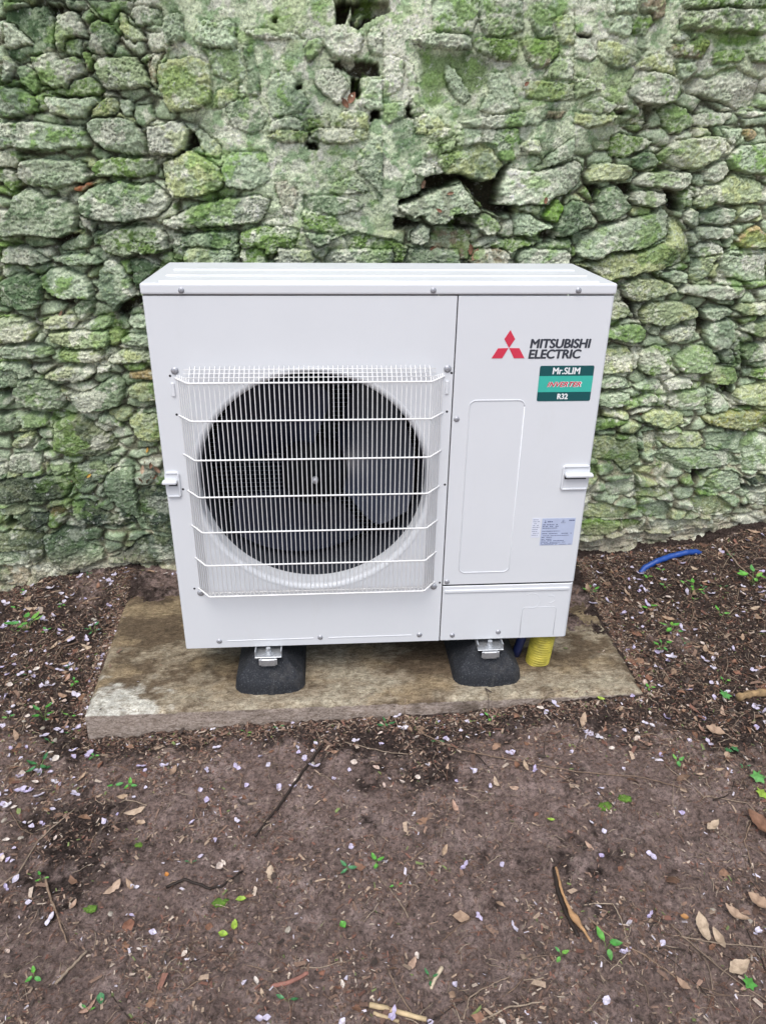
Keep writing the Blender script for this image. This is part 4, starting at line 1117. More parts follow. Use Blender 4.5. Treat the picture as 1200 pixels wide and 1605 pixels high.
# yellow corrugated conduit with pipes inside
YEL = simple('yellow_corrugated_plastic', (.50, .43, .065), 0.45, var=.35, scale=45)
cond = tag(empty('corrugated_conduit', (1.0, .05, 0)), 'short yellow corrugated conduit rising from the slab under the right end of the unit', 'conduit')
pts = []; rr = []
for k in range(121):
    f = k / 120; z = -.012 + .124 * f
    pts.append((.992 + .010 * f, .052 - .004 * f, z)); rr.append(.0310 + .0034 * math.sin(k / 120 * 15 * 2 * math.pi))
mb = MB(); mb.tube(pts, rr, 28, cap=False)
mb.tube(pts[::-1], [r - .003 for r in rr[::-1]], 28, cap=False); mb.build('ribbed_sleeve', YEL, cond)
mb = MB(); mb.tube([(.993, .056, 0), (.999, .052, .135)], .019, 16); mb.build('insulated_pipe', simple('white_pipe_foam', (.66, .64, .60), .8), cond)
MB().tube([(.935, .085, -.01), (.938, .075, .03), (.945, .07, .07), (.955, .075, .13)], .013, 14).build('cable', simple('dark_blue_cable', (.02, .03, .11), .5), None)
tag(bpy.data.objects['cable'], 'dark blue cable standing just left of the yellow conduit', 'cable')
# blue pipe crossing the soil by the wall
BLUE = simple('blue_pipe_plastic', (.012, .065, .30), 0.42, var=.15, scale=18, bmp=.3)
hp = []
for i, (u, v) in enumerate(((1004, 892), (1010, 889), (1028, 881), (1050, 873), (1075, 867), (1090, 864), (1098, 862))):
    z = .02
    for _ in range(12): z = .5 * z + .5 * (float(ground_h(*on_z(u, v, z)[:2])) + .010)
    q = on_z(u, v, z); hp.append((q[0], q[1], z + (.003 if 1 < i < 5 else (-.016 if i in (0, 6) else -.002))))
cr = []
for i in range(len(hp) - 1):
    for k in range(10):
        t = k / 10; cr.append(tuple(hp[i][j] * (1 - t) + hp[i + 1][j] * t for j in range(3)))
cr.append(hp[-1])
mb = MB(); mb.tube(cr, [.0098 + .0006 * math.sin(k * 1.3) for k in range(len(cr))], 16)
tag(mb.build('water_pipe', BLUE, None), 'bright blue plastic pipe surfacing from the soil by the foot of the wall', 'pipe')
# ------------------------------------------------------------------ litter on the soil and in the wall
def gpt(u, v, dz=0.0):
    z = -.03
    for _ in range(14): z = .5 * z + .5 * float(ground_h(*on_z(u, v, z)[:2]))
    q = on_z(u, v, z); return Vector((q[0], q[1], z + dz))
def on_slab(x, y): return -.27 < x < 1.25 and -.10 < y < .575
def surf(x, y):
    return 0.0015 if on_slab(x, y) else float(ground_h(x, y))
rl_ = random.Random(77)
def leaf_mesh(name, L, Wd, curl, cup, pts=0.5, seed=0, n=8, notch=0.0, twist=0.0, wob=.12):
    r = random.Random(seed); vs = []; cols = (-1, -.5, 0, .5, 1)
    for i in range(n + 1):
        t = i / n; wdt = math.sin(math.pi * min(1, t ** pts)) ** .8 * Wd / 2 * (1 + r.uniform(-wob, wob)) if 0 < i < n else .0006
        a = curl * (t - .5); zc = L * (t - .5) ** 2 * curl * .8
        for c in cols:
            x = c * wdt; vs.append((x * math.cos(twist * t), (t - .5) * L * (1 - .1 * abs(curl)) + (abs(c) * notch * L if i == n - 1 else 0), zc + cup * wdt * abs(c) ** 1.5 + x * math.sin(twist * t) + r.uniform(-.02, .02) * Wd))
    fs = [(i * 5 + j, i * 5 + j + 1, (i + 1) * 5 + j + 1, (i + 1) * 5 + j) for i in range(n) for j in range(4)]
    me = bpy.data.meshes.new(name); me.from_pydata(vs, [], fs); me.polygons.foreach_set('use_smooth', [True] * len(fs)); me.update()
    return me
def put(name, me, x, y, z, rz, tilt=0.0, tx=0.0, s=1.0):
    o = bpy.data.objects.new(name, me); sc.collection.objects.link(o)
    o.location = (x, y, z); o.rotation_euler = (tilt, tx, rz); o.scale = (s, s, s)
    return o
LILAC = litter_mat('lilac_petal', [(.56, .52, .66), (.64, .61, .70), (.47, .41, .60), (.68, .66, .69)], .6, scale=120)
CREAM = litter_mat('withered_petal', [(.60, .50, .42), (.66, .60, .54), (.52, .40, .34)], .7, scale=120)
BROWN = litter_mat('dead_leaf_brown', [(.16, .075, .045), (.28, .17, .11), (.22, .10, .065), (.36, .25, .17), (.11, .06, .04)], .7, scale=70)
TANL = litter_mat('dead_leaf_tan', [(.42, .31, .21), (.34, .23, .16), (.50, .40, .29), (.40, .24, .18)], .7, scale=70)
GREEN = litter_mat('fresh_green_leaf', [(.07, .26, .05), (.13, .38, .06), (.10, .30, .09), (.20, .42, .07)], .45, scale=90)
DGREEN = litter_mat('ivy_green_leaf', [(.035, .14, .05), (.06, .20, .07), (.09, .25, .12)], .4, scale=90)
YGR = litter_mat('yellow_green_leaf', [(.34, .46, .07), (.26, .40, .06), (.45, .46, .10)], .5, scale=90)
TWIG = litter_mat('dry_twig', [(.22, .16, .12), (.34, .27, .20), (.12, .08, .06), (.28, .20, .14)], .85, scale=140)
DTWIG = litter_mat('dark_wet_twig', [(.030, .022, .018), (.05, .035, .028)], .6, scale=140)
LM = []
def where(x, y):
    # nearest landmark, and on which side of it the piece lies as seen from the front
    best = min(LM, key=lambda q: (q[1] - x) ** 2 + (q[2] - y) ** 2)
    dx, dy = x - best[1], y - best[2]; d = math.hypot(dx, dy)
    sd = ('right of' if dx > 0 else 'left of') if abs(dx) > abs(dy) else ('behind' if dy > 0 else 'in front of')
    near = 'just ' if d < .07 else '' if d < .16 else 'well '
    return near + sd + ' ' + best[0]
def where_(x, y):
    if y > .25 and x < -.1: return 'by the wall left of the slab'
    if y > .25 and x > 1.2: return 'by the wall near the blue pipe'
    if x < -.28: return 'left of the slab'
    if x > 1.26: return 'right of the slab'
    if on_slab(x, y): return 'on the concrete slab'
    if y > -.33: return 'just in front of the slab' + (' at its left end' if x < .2 else ' at its right end' if x > .85 else ' at its middle')
    side = 'left' if x < .25 else 'right' if x > .75 else 'centre'
    return ('on the near soil at the bottom ' if y < -.62 else 'on the bare soil halfway to the slab at ') + side
for nm_, u_, v_ in (('the blue pipe', 1050, 876), ('the top end of the black stick', 500, 1175), ('the lower end of the black stick', 405, 1305), ('the orange-brown splinter', 895, 1440),
        ('the left front slab corner', 140, 1150), ('the right front slab corner', 1010, 1090), ('the left back slab corner', 205, 905), ('the middle of the slab front', 600, 1130),
        ('the left edge of the slab', 165, 1020), ('the right edge of the slab', 960, 1000), ('the moss clump', 962, 1260), ('the large reddish leaf', 1190, 1300), ('the pale scrap', 722, 1442),
        ('the straw-coloured split stick', 625, 1590), ('the largest seedling', 42, 990), ('the broad pinkish leaf', 1118, 1152), ('the dark crooked stick', 330, 1392), ('the bright lobed leaf', 1135, 1093),
        ('the pale folded leaf', 1114, 1300), ('the upright dull tan leaf', 1098, 1460), ('the bottom left corner', 20, 1590), ('the bottom right corner', 1180, 1590), ('the white petal', 948, 1574),
        ('the thick grey-brown stick', 112, 1520), ('the pale greenish twig', 85, 1430), ('the short cream chip', 684, 1535), ('the reddish bark piece', 455, 1538), ('the three-leaved seedling', 70, 1128),
        ('the straight grey twig by the wall', 1155, 890), ('the green sprig with broad leaf', 1050, 992), ('the orange scrap', 262, 1376), ('the low grass-green tuft', 65, 1205), ('the right end of the slab front', 860, 1115),
        ('the left end of the slab front', 330, 1150), ('the slanting pale twig', 60, 1320), ('the lone bright leaf', 537, 1455)):
    q_ = gpt(u_, v_); LM.append((nm_, q_.x, q_.y))
def in_view(x, y):
    d = CR.T @ (np.array([x, y, -.05]) - np.array(CAM_LOC)); u = 600 + FPX * d[0] / d[1]; v = 802.5 - FPX * d[2] / d[1]
    if 290 < u < 890 and v < 1005: return False
    return -15 < u < 1215 and 845 < v < 1625
def density(kind):
    while True:
        x = rl_.uniform(-.85, 2.1); y = rl_.uniform(-.92, .60)
        if not in_view(x, y): continue
        if on_slab(x, y) : continue
        if kind == 'petal':
            p = .13 + 1.0 * sm(-.15, -.5, x) + .45 * sm(-.45, -.1, y) + .3 * sm(1.1, 1.5, x)
            p *= .35 + 1.3 * max(0, float(fbm(np.array([x * 4.]), np.array([y * 4.]), 801, 2)[0]) + .35)
        else:
            p = .24 + 1.0 * sm(1.0, 1.4, x + .35 * y) + .25 * sm(-.2, -.5, x) + .35 * sm(-.65, -.85, y) + .3 * sm(-.4, -.15, y)
            p *= .4 + 1.2 * max(0, float(fbm(np.array([x * 5.]), np.array([y * 5.]), 811, 2)[0]) + .4)
        if rl_.random() < p: return x, y
# petals
pm = []
for k in range(9):
    me = leaf_mesh('petal', rl_.uniform(.012, .019), rl_.uniform(.007, .012), rl_.uniform(.3, 1.5), rl_.uniform(.1, 1.0), rl_.uniform(.7, 1.3), k, 6, twist=rl_.uniform(-.9, .9))
    me.materials.append(LILAC if k % 4 else CREAM); pm.append(me)
def blossom(seed):
    r = random.Random(seed); mb = MB(); 
    for q in range(r.choice((2, 3))):
        me = leaf_mesh('t', r.uniform(.012, .018), r.uniform(.007, .011), r.uniform(.4, 1.0), r.uniform(.2, .7), 1, seed + q, 6)
        a = r.uniform(0, 6.28); mt = Matrix.Rotation(a, 4, 'Z') @ Matrix.Translation((0, .006, .002)) @ Matrix.Rotation(r.uniform(.1, .6), 4, 'X')
        mb.add([mt @ v.co for v in me.vertices], [tuple(p.vertices) for p in me.polygons], True)
    me = bpy.data.meshes.new('blossom'); me.from_pydata(mb.v, [], mb.f); me.polygons.foreach_set('use_smooth', [True] * len(mb.f)); me.update(); me.materials.append(LILAC); return me
bmz = [blossom(300 + 5 * k) for k in range(6)]
for k in range(450):
    x, y = density('petal'); bl = rl_.random() < .38
    me = rl_.choice(bmz) if bl else rl_.choice(pm)
    s = rl_.uniform(.75, 1.35)
    o = put('petal' if not bl else 'fallen_blossom', me, x, y, surf(x, y) + .0035, rl_.uniform(0, 6.28), rl_.uniform(-.35, .35), rl_.uniform(-.4, .4), s)
    wh = where(x, y)
    if bl: tag(o, ('large' if s > 1.12 else 'medium-sized' if s > .92 else 'small') + ' torn lilac blossom ' + wh, 'blossom', 'fallen lilac blossoms on the soil')
    else:
        nm = 'pale lilac petal ' if me.materials[0] == LILAC else 'withered cream petal '
        tag(o, ('large ' if s > 1.12 else 'medium-sized ' if s > .92 else 'small ') + nm + wh, 'petal', nm.strip() + 's on the soil')
# dead leaves
dm = []
for k in range(12):
    me = leaf_mesh('dead_leaf', rl_.uniform(.026, .044), rl_.uniform(.012, .021), rl_.uniform(-1.0, 1.4), rl_.uniform(-.3, .8), rl_.uniform(.7, 1.4), 50 + k, 9, twist=rl_.uniform(-.8, .8), wob=.25)
    me.materials.append(BROWN if k % 3 else TANL); dm.append(me)
for k in range(285):
    x, y = density('leaf'); me = rl_.choice(dm); s = rl_.uniform(.35, .95) if rl_.random() < .75 else rl_.uniform(.9, 1.25)
    o = put('dead_leaf', me, x, y, surf(x, y) + .004 * s, rl_.uniform(0, 6.28), rl_.uniform(-.25, .25), rl_.uniform(-.35, .35), s)
    nm = ('curled brown' if me.materials[0] == BROWN else 'pale tan') + ' dead leaf '
    tag(o, ('big ' if s > .9 else 'medium-sized ' if s > .62 else 'small ') + nm + where(x, y), 'dead leaf', nm.replace('leaf', 'leaves') + 'on the soil')
# big leaves seen singly
def big(u, v, L, Wd, mat, rz, lab, seed, cat='dead leaf', name='dead_leaf', **k):
    L *= .88; Wd *= .85
    me = leaf_mesh(name, L, Wd, k.pop('curl', .7), k.pop('cup', .5), k.pop('pts', .9), seed, 12, wob=.2, twist=.3, **k); me.materials.append(mat)
    p = gpt(u, v, .006 if 'dz' not in k else k['dz'])
    o = put(name, me, p.x, p.y, p.z + .004, R(rz), .12, .1); tag(o, lab, cat); return o
big(1118, 1152, .060, .038, TANL, 60, 'broad pinkish tan dead leaf right of the slab corner', 901)
big(1190, 1300, .100, .050, BROWN, 25, 'large reddish brown dead leaf at the right edge of the photo', 902)
big(1114, 1300, .050, .022, TANL, -60, 'pale folded tan leaf on bare soil at the right', 903, curl=.9)
big(1098, 1460, .070, .030, TANL, -5, 'long dull tan leaf lying upright near the lower right', 904)
big(1150, 1440, .065, .022, TANL, 50, 'curled tan leaf in the leaf pile at the lower right', 905, curl=1.2)
big(1155, 1522, .060, .030, TANL, -70, 'flat greyish tan leaf in the lower right corner', 906)
big(1185, 1420, .055, .032, TANL, 40, 'grey tan leaf at the right edge above the lower corner', 907)
big(722, 1442, .040, .028, TANL, 85, 'pale cream paper-like scrap on the bare soil', 908, cat='scrap', name='paper_scrap', curl=.1, cup=.1)
big(1045, 975, .050, .024, BROWN, 70, 'reddish dead leaf right of the slab among green sprigs', 909)
big(1014, 1068, .030, .022, BROWN, 0, 'rusty oval leaf just off the right front corner of the slab', 910)
big(1042, 1072, .032, .016, BROWN, -20, 'narrow rusty leaf a hand off the right front slab corner', 911)
big(940, 1100, .026, .016, YGR, 70, 'small bright green leaf below the slab near its right front corner', 912, cat='leaf', name='green_leaf')
big(948, 1574, .024, .016, LILAC, -40, 'single large white petal at the bottom right of centre', 913, cat='petal', name='petal')
big(862, 1290, .022, .009, YGR, 85, 'slim bright yellow-green leaf on the soil right of centre', 914, cat='leaf', name='green_leaf')
big(368, 1455, .026, .016, YGR, 0, 'round yellow-green leaf beside moss at the lower left', 915, cat='leaf', name='green_leaf')
big(350, 1470, .024, .016, YGR, 80, 'yellow-green leaf lying left of its lower-left neighbour', 916, cat='leaf', name='green_leaf')
big(378, 1416, .026, .014, YGR, 100, 'pale yellow-green pod-like leaf at the lower left', 917, cat='leaf', name='green_leaf', cup=.8)
big(537, 1455, .020, .014, GREEN, 30, 'lone bright green leaf on the soil left of the paper scrap', 918, cat='leaf', name='green_leaf')
big(222, 940 + 355, .026, .016, TANL, 80, 'flat beige chip of leaf on the left soil', 919)
big(262, 1376, .014, .012, simple('orange_leaf', (.42, .17, .03), .6), 30, 'small orange leaf scrap left of centre', 920)
big(1070, 1443, .020, .014, simple('orange_leaf_b', (.36, .18, .06), .6), 80, 'small orange-brown leaf scrap at the lower right', 921)
big(160, 1572, .030, .016, DGREEN, -160, 'dark green pointed leaf near the bottom left corner', 922, cat='leaf', name='green_leaf')
# ivy leaves at the right edge
def ivy(u, v, s, rz, lab, mat=GREEN):
    pts = [(0, -.5), (.18, -.30), (.52, -.28), (.34, .02), (.42, .30), (.14, .30), (0, .62), (-.14, .30), (-.42, .30), (-.34, .02), (-.52, -.28), (-.18, -.30)]
    me = bpy.data.meshes.new('ivy_leaf'); vs = [(0, 0, .1 * s)] + [(x * s, y * s, (-.05 + .12 * abs(x)) * s) for x, y in pts]
    me.from_pydata(vs, [], [(0, k + 1, (k + 1) % 12 + 1) for k in range(12)]); me.polygons.foreach_set('use_smooth', [True] * 12); me.update(); me.materials.append(mat)
    p = gpt(u, v, .010); o = put('ivy_leaf', me, p.x, p.y, p.z, R(rz), .2, .15); tag(o, lab, 'leaf', 'ivy leaves at the right edge')
ivy(1135, 1093, .034, 20, 'bright green lobed leaf beside the piece of rotten wood')
ivy(1186, 1222, .036, -40, 'grey-green star-shaped ivy leaf at the right edge')
ivy(1192, 1248, .030, 15, 'pale green ivy leaf just below the star-shaped one', YGR)
ivy(1150, 1010 + 168, .022, 70, 'dark green ivy leaf beside the broad tan leaf', DGREEN)
ivy(1172, 1546, .026, 10, 'bright green ivy leaf in the lower right corner')
ivy(1140, 1345 - 165, .022, 120, 'dull green ivy leaf under the broad tan leaf', DGREEN)
# seedlings and sprigs
gl = [leaf_mesh('leaf', .026, .013, .5, .3, .8, 960 + k, 6) for k in range(4)]
for q in gl: q.materials.append(GREEN)
gd = [leaf_mesh('leaf', .026, .010, .7, .3, .8, 970 + k, 6) for k in range(2)]
for q in gd: q.materials.append(DGREEN)
STEM = simple('plant_stem', (.16, .24, .07), .6)
def plant(u, v, lab, n=5, h=.03, s=1.0, spread=.7, grp=None, meshes=None, xy=None):
    p = gpt(u, v) if xy is None else Vector((xy[0], xy[1], surf(*xy)))
    e_ = empty('seedling', p); tag(e_, lab, 'plant', grp)
    mb = MB(); tips = []
    for k in range(n):
        a = 6.283 * k / n + rl_.uniform(-.5, .5); rr = rl_.uniform(.3, 1) * spread * h
        t = Vector((math.cos(a) * rr, math.sin(a) * rr, h * rl_.uniform(.5, 1.1)))
        mb.tube([(0, 0, -.004), tuple(t * .5 + Vector((0, 0, h * .12))), tuple(t)], .0006 * (.6 + s * .5), 5); tips.append((t, a))
    st_ = MB(); st_ = mb.build('stem', STEM, None); st_.parent = e_
    for t, a in tips:
        o = bpy.data.objects.new('leaf', rl_.choice(meshes or gl)); sc.collection.objects.link(o); o.parent = e_
        d = Vector((math.cos(a), math.sin(a), 0)) * .009 * s
        o.location = t + d; o.rotation_euler = (rl_.uniform(-.1, .45), rl_.uniform(-.3, .3), a - math.pi / 2); o.scale = (s * rl_.uniform(.8, 1.15),) * 3
    return e_
plant(42, 990, 'largest green seedling with broad leaves left of the slab', 7, .045, 1.45, .8)
plant(70, 1128, 'three-leaved seedling below the largest one left of the slab', 5, .030, 1.1, 1)
plant(118, 1075, 'tiny two-leaved seedling by the left front slab edge', 3, .018, .6)
plant(112, 1125, 'small round-leaved seedling at the left front slab corner', 2, .018, .6)
plant(65, 1205, 'low grass-green tuft on the left soil', 5, .018, 1.1, 1.2, meshes=gd)
plant(148, 990, 'dark green seedling among petals left of the slab', 4, .02, .9, 1.2, meshes=gd)
plant(205, 1235, 'little seedling on the left soil', 3, .014, .7)
plant(180, 1235, 'bright single-leaf sprout on the left soil', 2, .012, .7)
plant(1178, 918, 'pointed-leaved plant at the right edge by the wall', 6, .045, 1.25, .8)
plant(1085, 930, 'feathery green sprig right of the slab', 7, .035, .8, 1)
plant(1050, 992, 'green sprig with broad leaf right of the slab', 5, .028, 1.0, 1.1)
plant(1035, 1020, 'lower small-leaved sprig right of the slab', 5, .022, .8, 1.1)
plant(1042, 925, 'upright pale green sprig among twigs right of the slab', 3, .030, .6, .4)
plant(1015, 955, 'light green cupped leaf sprout right of the slab', 2, .015, .9)
plant(925, 930, 'sprig growing at the right edge of the slab', 4, .022, .7, .9)
plant(950, 1488, 'pair of green leaves at the lower right', 3, .02, 1.0)
plant(878, 1500, 'tiny green sprout at the lower right of centre', 3, .012, .6)
plant(1128, 965, 'bright sprout by the crossing twigs at the right', 3, .018, .8)
plant(1060, 1200, 'dull sprout under the twigs at the right', 3, .016, .7)
plant(590, 1355, 'pale sprout in the centre of the soil', 3, .014, .7)
plant(545, 1365, 'dark green sprout in the centre of the soil', 3, .012, .8, meshes=gd)
plant(605, 1140, 'sprig at the foot of the slab front', 4, .016, .8, meshes=gd)
plant(55, 1435 + 100, 'tiny sprout low on the left', 3, .012, .6)
plant(450, 1570, 'dark green leaf pair at the bottom', 2, .012, .8, meshes=gd)
for k in range(34):
    x, y = density('petal'); wh = where(x, y)
    plant(0, 0, 'tiny green sprout ' + wh, rl_.choice((2, 3)), .010, rl_.uniform(.35, .65), 1, 'tiny sprouts on the soil', xy=(x, y), meshes=(gl if rl_.random() < .6 else gd))
# moss cushions
MOSS = simple('moss', (.10, .19, .025), .95, var=.45, scale=160, bmp=1.0)
def moss(u, v, r, lab, xy=None):
    p = gpt(u, v) if xy is None else xy
    b = bmesh.new(); bmesh.ops.create_icosphere(b, subdivisions=4, radius=1)
    co = np.array([q.co[:] for q in b.verts]); nn = fbm(co[:, 0] * 2.5 + p.x * 50, co[:, 1] * 2.5 + co[:, 2] * 3, 5, 3); n2 = fbm(co[:, 0] * 12, co[:, 1] * 12 + co[:, 2] * 9, 8, 2)
    for q, a, c in zip(b.verts, nn, n2): q.co = Vector((q.co.x * r * (1 + .4 * a), q.co.y * r * .7 * (1 + .4 * a), q.co.z * r * .28)) * (1 + .16 * c)
    o = MB().bm(b, True).build('moss_cushion', MOSS); o.location = p; tag(o, lab, 'moss', 'moss cushions on the soil'); return o
moss(950, 1265, .020, 'larger part of the moss clump on the soil right of centre'); moss(978, 1252, .016, 'smaller part of the moss clump, nearer the twigs')
moss(142, 1424, .013, 'moss cushion at the lower left'); moss(345, 1414, .016, 'olive moss cushion beside a dark stick at the lower left'); moss(217, 1325, .010, 'little moss cushion on the left soil')
# sticks
def path(pix, lift=.004, wob=.0015, n=6):
    q = [gpt(u, v, lift) for u, v in pix]; out = []
    for i in range(len(q) - 1):
        for k in range(n):
            t = k / n; p = q[i].lerp(q[i + 1], t); p.z = max(p.z, surf(p.x, p.y) + lift * .6)
            out.append((p.x + rl_.uniform(-wob, wob), p.y + rl_.uniform(-wob, wob), p.z + rl_.uniform(-wob, wob) * .5))
    out.append(tuple(q[-1])); return out
def stick(pix, r0, r1, mat, lab, name='twig', cat='twig', lift=.004, wob=.0012):
    mb = MB(); mb.tube(path(pix, lift, wob), r0, 7, r1=r1); return tag(mb.build(name, mat), lab, cat)
stick([(513, 1162), (480, 1205), (440, 1262), (400, 1314)], .0042, .0028, DTWIG, 'long black wet stick lying diagonally in front of the slab', lift=.006)
stick([(635, 1125), (665, 1155), (720, 1178), (800, 1194), (900, 1212), (1010, 1222), (1075, 1240)], .0016, .0012, TWIG, 'long thin pale twig running right from the slab front', lift=.006)
stick([(540, 1165), (600, 1180), (640, 1184)], .0016, .001, TWIG, 'short brown twig ending near the middle of the slab front')
stick([(1040, 1200), (1100, 1250), (1170, 1260), (1200, 1300)], .0015, .001, TWIG, 'thin twig arching over the leaves at the right edge')
stick([(1132, 860), (1155, 890), (1185, 915)], .0030, .0024, TWIG, 'straight grey twig by the wall at the far right', lift=.010)
stick([(868, 1362), (872, 1395), (885, 1430), (905, 1470)], .0048, .0042, DTWIG, 'dark bark strip behind the orange splinter', 'bark_strip', 'bark', .004)
stick([(872, 1365), (880, 1400), (893, 1436), (906, 1455), (925, 1480)], [.003] * 6 + [.0035] * 6 + [.0075] * 7 + [.004] * 5 + [.0015], None, simple('orange_wood', (.40, .23, .11), .75, var=.25), 'orange-brown wood splinter at the lower right of centre', 'wood_splinter', 'wood', .010) if False else None
mb = MB(); pp = path([(870, 1365), (878, 1400), (893, 1436), (906, 1455), (925, 1482)], .011, .0008); mb.tube(pp, [(.0028 + .0052 * math.exp(-((i - 15) / 3.2) ** 2)) for i in range(len(pp))], 8)
tag(mb.build('wood_splinter', simple('orange_wood', (.40, .23, .11), .75, var=.3)), 'orange-brown wood splinter on a dark bark strip at the lower right', 'wood')
stick([(578, 1577), (610, 1584), (668, 1600)], .0050, .0042, simple('straw_wood', (.50, .38, .22), .8, var=.25), 'pale split straw-coloured stick at the bottom centre', 'split_stick', 'stick')
stick([(585, 1590), (625, 1603)], .0035, .003, simple('straw_wood_b', (.46, .35, .21), .8, var=.25), 'thinner pale split stick under the straw-coloured one', 'split_stick', 'stick', .003)
stick([(693, 1518), (682, 1535), (675, 1552)], .0042, .003, simple('cream_wood', (.50, .41, .29), .8, var=.2), 'short cream chip of wood below centre', 'wood_chip', 'wood')
stick([(425, 1548), (455, 1540), (483, 1526)], .0040, .0038, simple('red_bark', (.26, .12, .09), .85, var=.3), 'flat reddish bark piece at the bottom left of centre', 'bark_strip', 'bark', .002)
stick([(88, 1545), (110, 1520), (137, 1493)], .0030, .0026, TWIG, 'thick grey-brown stick near the bottom left')
stick([(72, 1380), (80, 1410), (95, 1450), (106, 1480)], .0028, .0014, TWIG, 'pale greenish twig at the lower left')
stick([(0, 1392), (30, 1370), (60, 1320), (118, 1270)], .0024, .0014, TWIG, 'pale twig slanting up from the left edge')
stick([(14, 1270), (32, 1300), (53, 1310)], .0012, .0009, TWIG, 'thin hooked twig near the left edge')
stick([(262, 1392), (290, 1380), (330, 1395), (345, 1392), (380, 1368)], .0032, .002, DTWIG, 'dark crooked stick left of centre')
stick([(915, 1420), (960, 1418), (975, 1450), (985, 1495), (955, 1523)], .0014, .0010, TWIG, 'curved pale tendril at the lower right')
stick([(920, 1440), (960, 1475), (1010, 1500), (1058, 1535)], .0020, .0014, TWIG, 'straight grey twig at the lower right')
stick([(1050, 1450), (1080, 1480), (1140, 1530), (1200, 1572)], .0020, .0014, TWIG, 'long brown twig reaching the lower right corner')
stick([(1065, 1470), (1120, 1480), (1200, 1487)], .0014, .0012, TWIG, 'level pale twig among the lower right leaves')
stick([(1175, 1290), (1165, 1320), (1180, 1370), (1186, 1386)], .0014, .0008, TWIG, 'pale rootlet hanging from the large reddish leaf')
stick([(725, 1600), (735, 1565), (770, 1545), (800, 1532)], .0016, .0012, TWIG, 'curved thin twig at the bottom right of centre')
stick([(755, 1600), (800, 1580), (850, 1572)], .0018, .0012, TWIG, 'thin twig rising to the right at the bottom edge')
stick([(608, 1522), (625, 1560), (645, 1590)], .0012, .0010, TWIG, 'slim straw above the split stick')
stick([(88, 1035), (100, 1015), (125, 1008)], .0042, .0025, TWIG, 'curved thick rootlet left of the slab')
stick([(130, 948), (145, 940), (158, 938)], .0040, .003, TWIG, 'light brown bark curl by the wall left of the slab')
stick([(285, 1155), (300, 1160), (322, 1168)], .0035, .002, TWIG, 'pale splinter at the left front of the slab')
# rotten wood at the right
mb = MB(); pp = path([(1155, 1098), (1175, 1092), (1215, 1088)], .010, .0015); mb.tube(pp, [.010 + .002 * math.sin(i * 1.7) for i in range(len(pp))], 12)
tag(mb.build('rotten_wood', simple('rotten_wood', (.30, .20, .10), .9, var=.45, scale=60, bmp=1)), 'chunk of crumbling brown wood at the right edge', 'wood')
# scattered twigs, each its own
for k in range(240):
    x, y = density('leaf'); a = rl_.uniform(0, math.pi); L = rl_.uniform(.03, .11) * (1 if rl_.random() < .8 else 1.6); cv = rl_.uniform(-.5, .5)
    pts = []
    for i in range(8):
        t = i / 7 - .5; aa = a + cv * t; px_, py_ = x + L * t * math.cos(aa), y + L * t * math.sin(aa)
        if on_slab(px_, py_): px_ += 0
        pts.append((px_, py_, surf(px_, py_) + .0022 + .003 * math.sin(i + k)))
    r0 = rl_.uniform(.0007, .0018)
    mt = DTWIG if rl_.random() < .3 else TWIG
    o = MB().tube(pts, r0, 5, r1=r0 * .6).build('twig', mt)
    nm = 'thin dark twig ' if mt == DTWIG else 'thin brown twig '; wh = where(x, y)
    tag(o, ('long ' if L > .085 else 'short ' if L < .05 else '') + nm + wh, 'twig', nm.replace('twig', 'twigs') + 'on the soil')
# pebbles of limestone
PEB = litter_mat('limestone_pebble', [(.38, .34, .28), (.46, .43, .37), (.28, .24, .20)], .9, scale=120)
pb = []
for k in range(5):
    b = bmesh.new(); bmesh.ops.create_icosphere(b, subdivisions=3, radius=1)
    co = np.array([q.co[:] for q in b.verts]); nn = fbm(co[:, 0] * 1.3 + k * 9, co[:, 1] * 1.3 + co[:, 2] * 1.7, 15 + k, 3)
    for q, a in zip(b.verts, nn): q.co = Vector((q.co.x, q.co.y * .75, q.co.z * .5)) * .006 * (1 + .5 * a)
    o = MB().bm(b, True); me = bpy.data.meshes.new('pebble'); me.from_pydata(o.v, [], o.f); me.polygons.foreach_set('use_smooth', [True] * len(o.f)); me.update(); me.materials.append(PEB); pb.append(me)
for k in range(45):
    x, y = density('petal'); s = rl_.uniform(.3, 1.2); wh = where(x, y)
    tag(put('pebble', rl_.choice(pb), x, y, surf(x, y) + .001, rl_.uniform(0, 6.28), 0, 0, s), ('tiny' if s < .65 else 'small') + ' pale limestone pebble ' + wh, 'pebble', 'small pale pebbles on the soil')
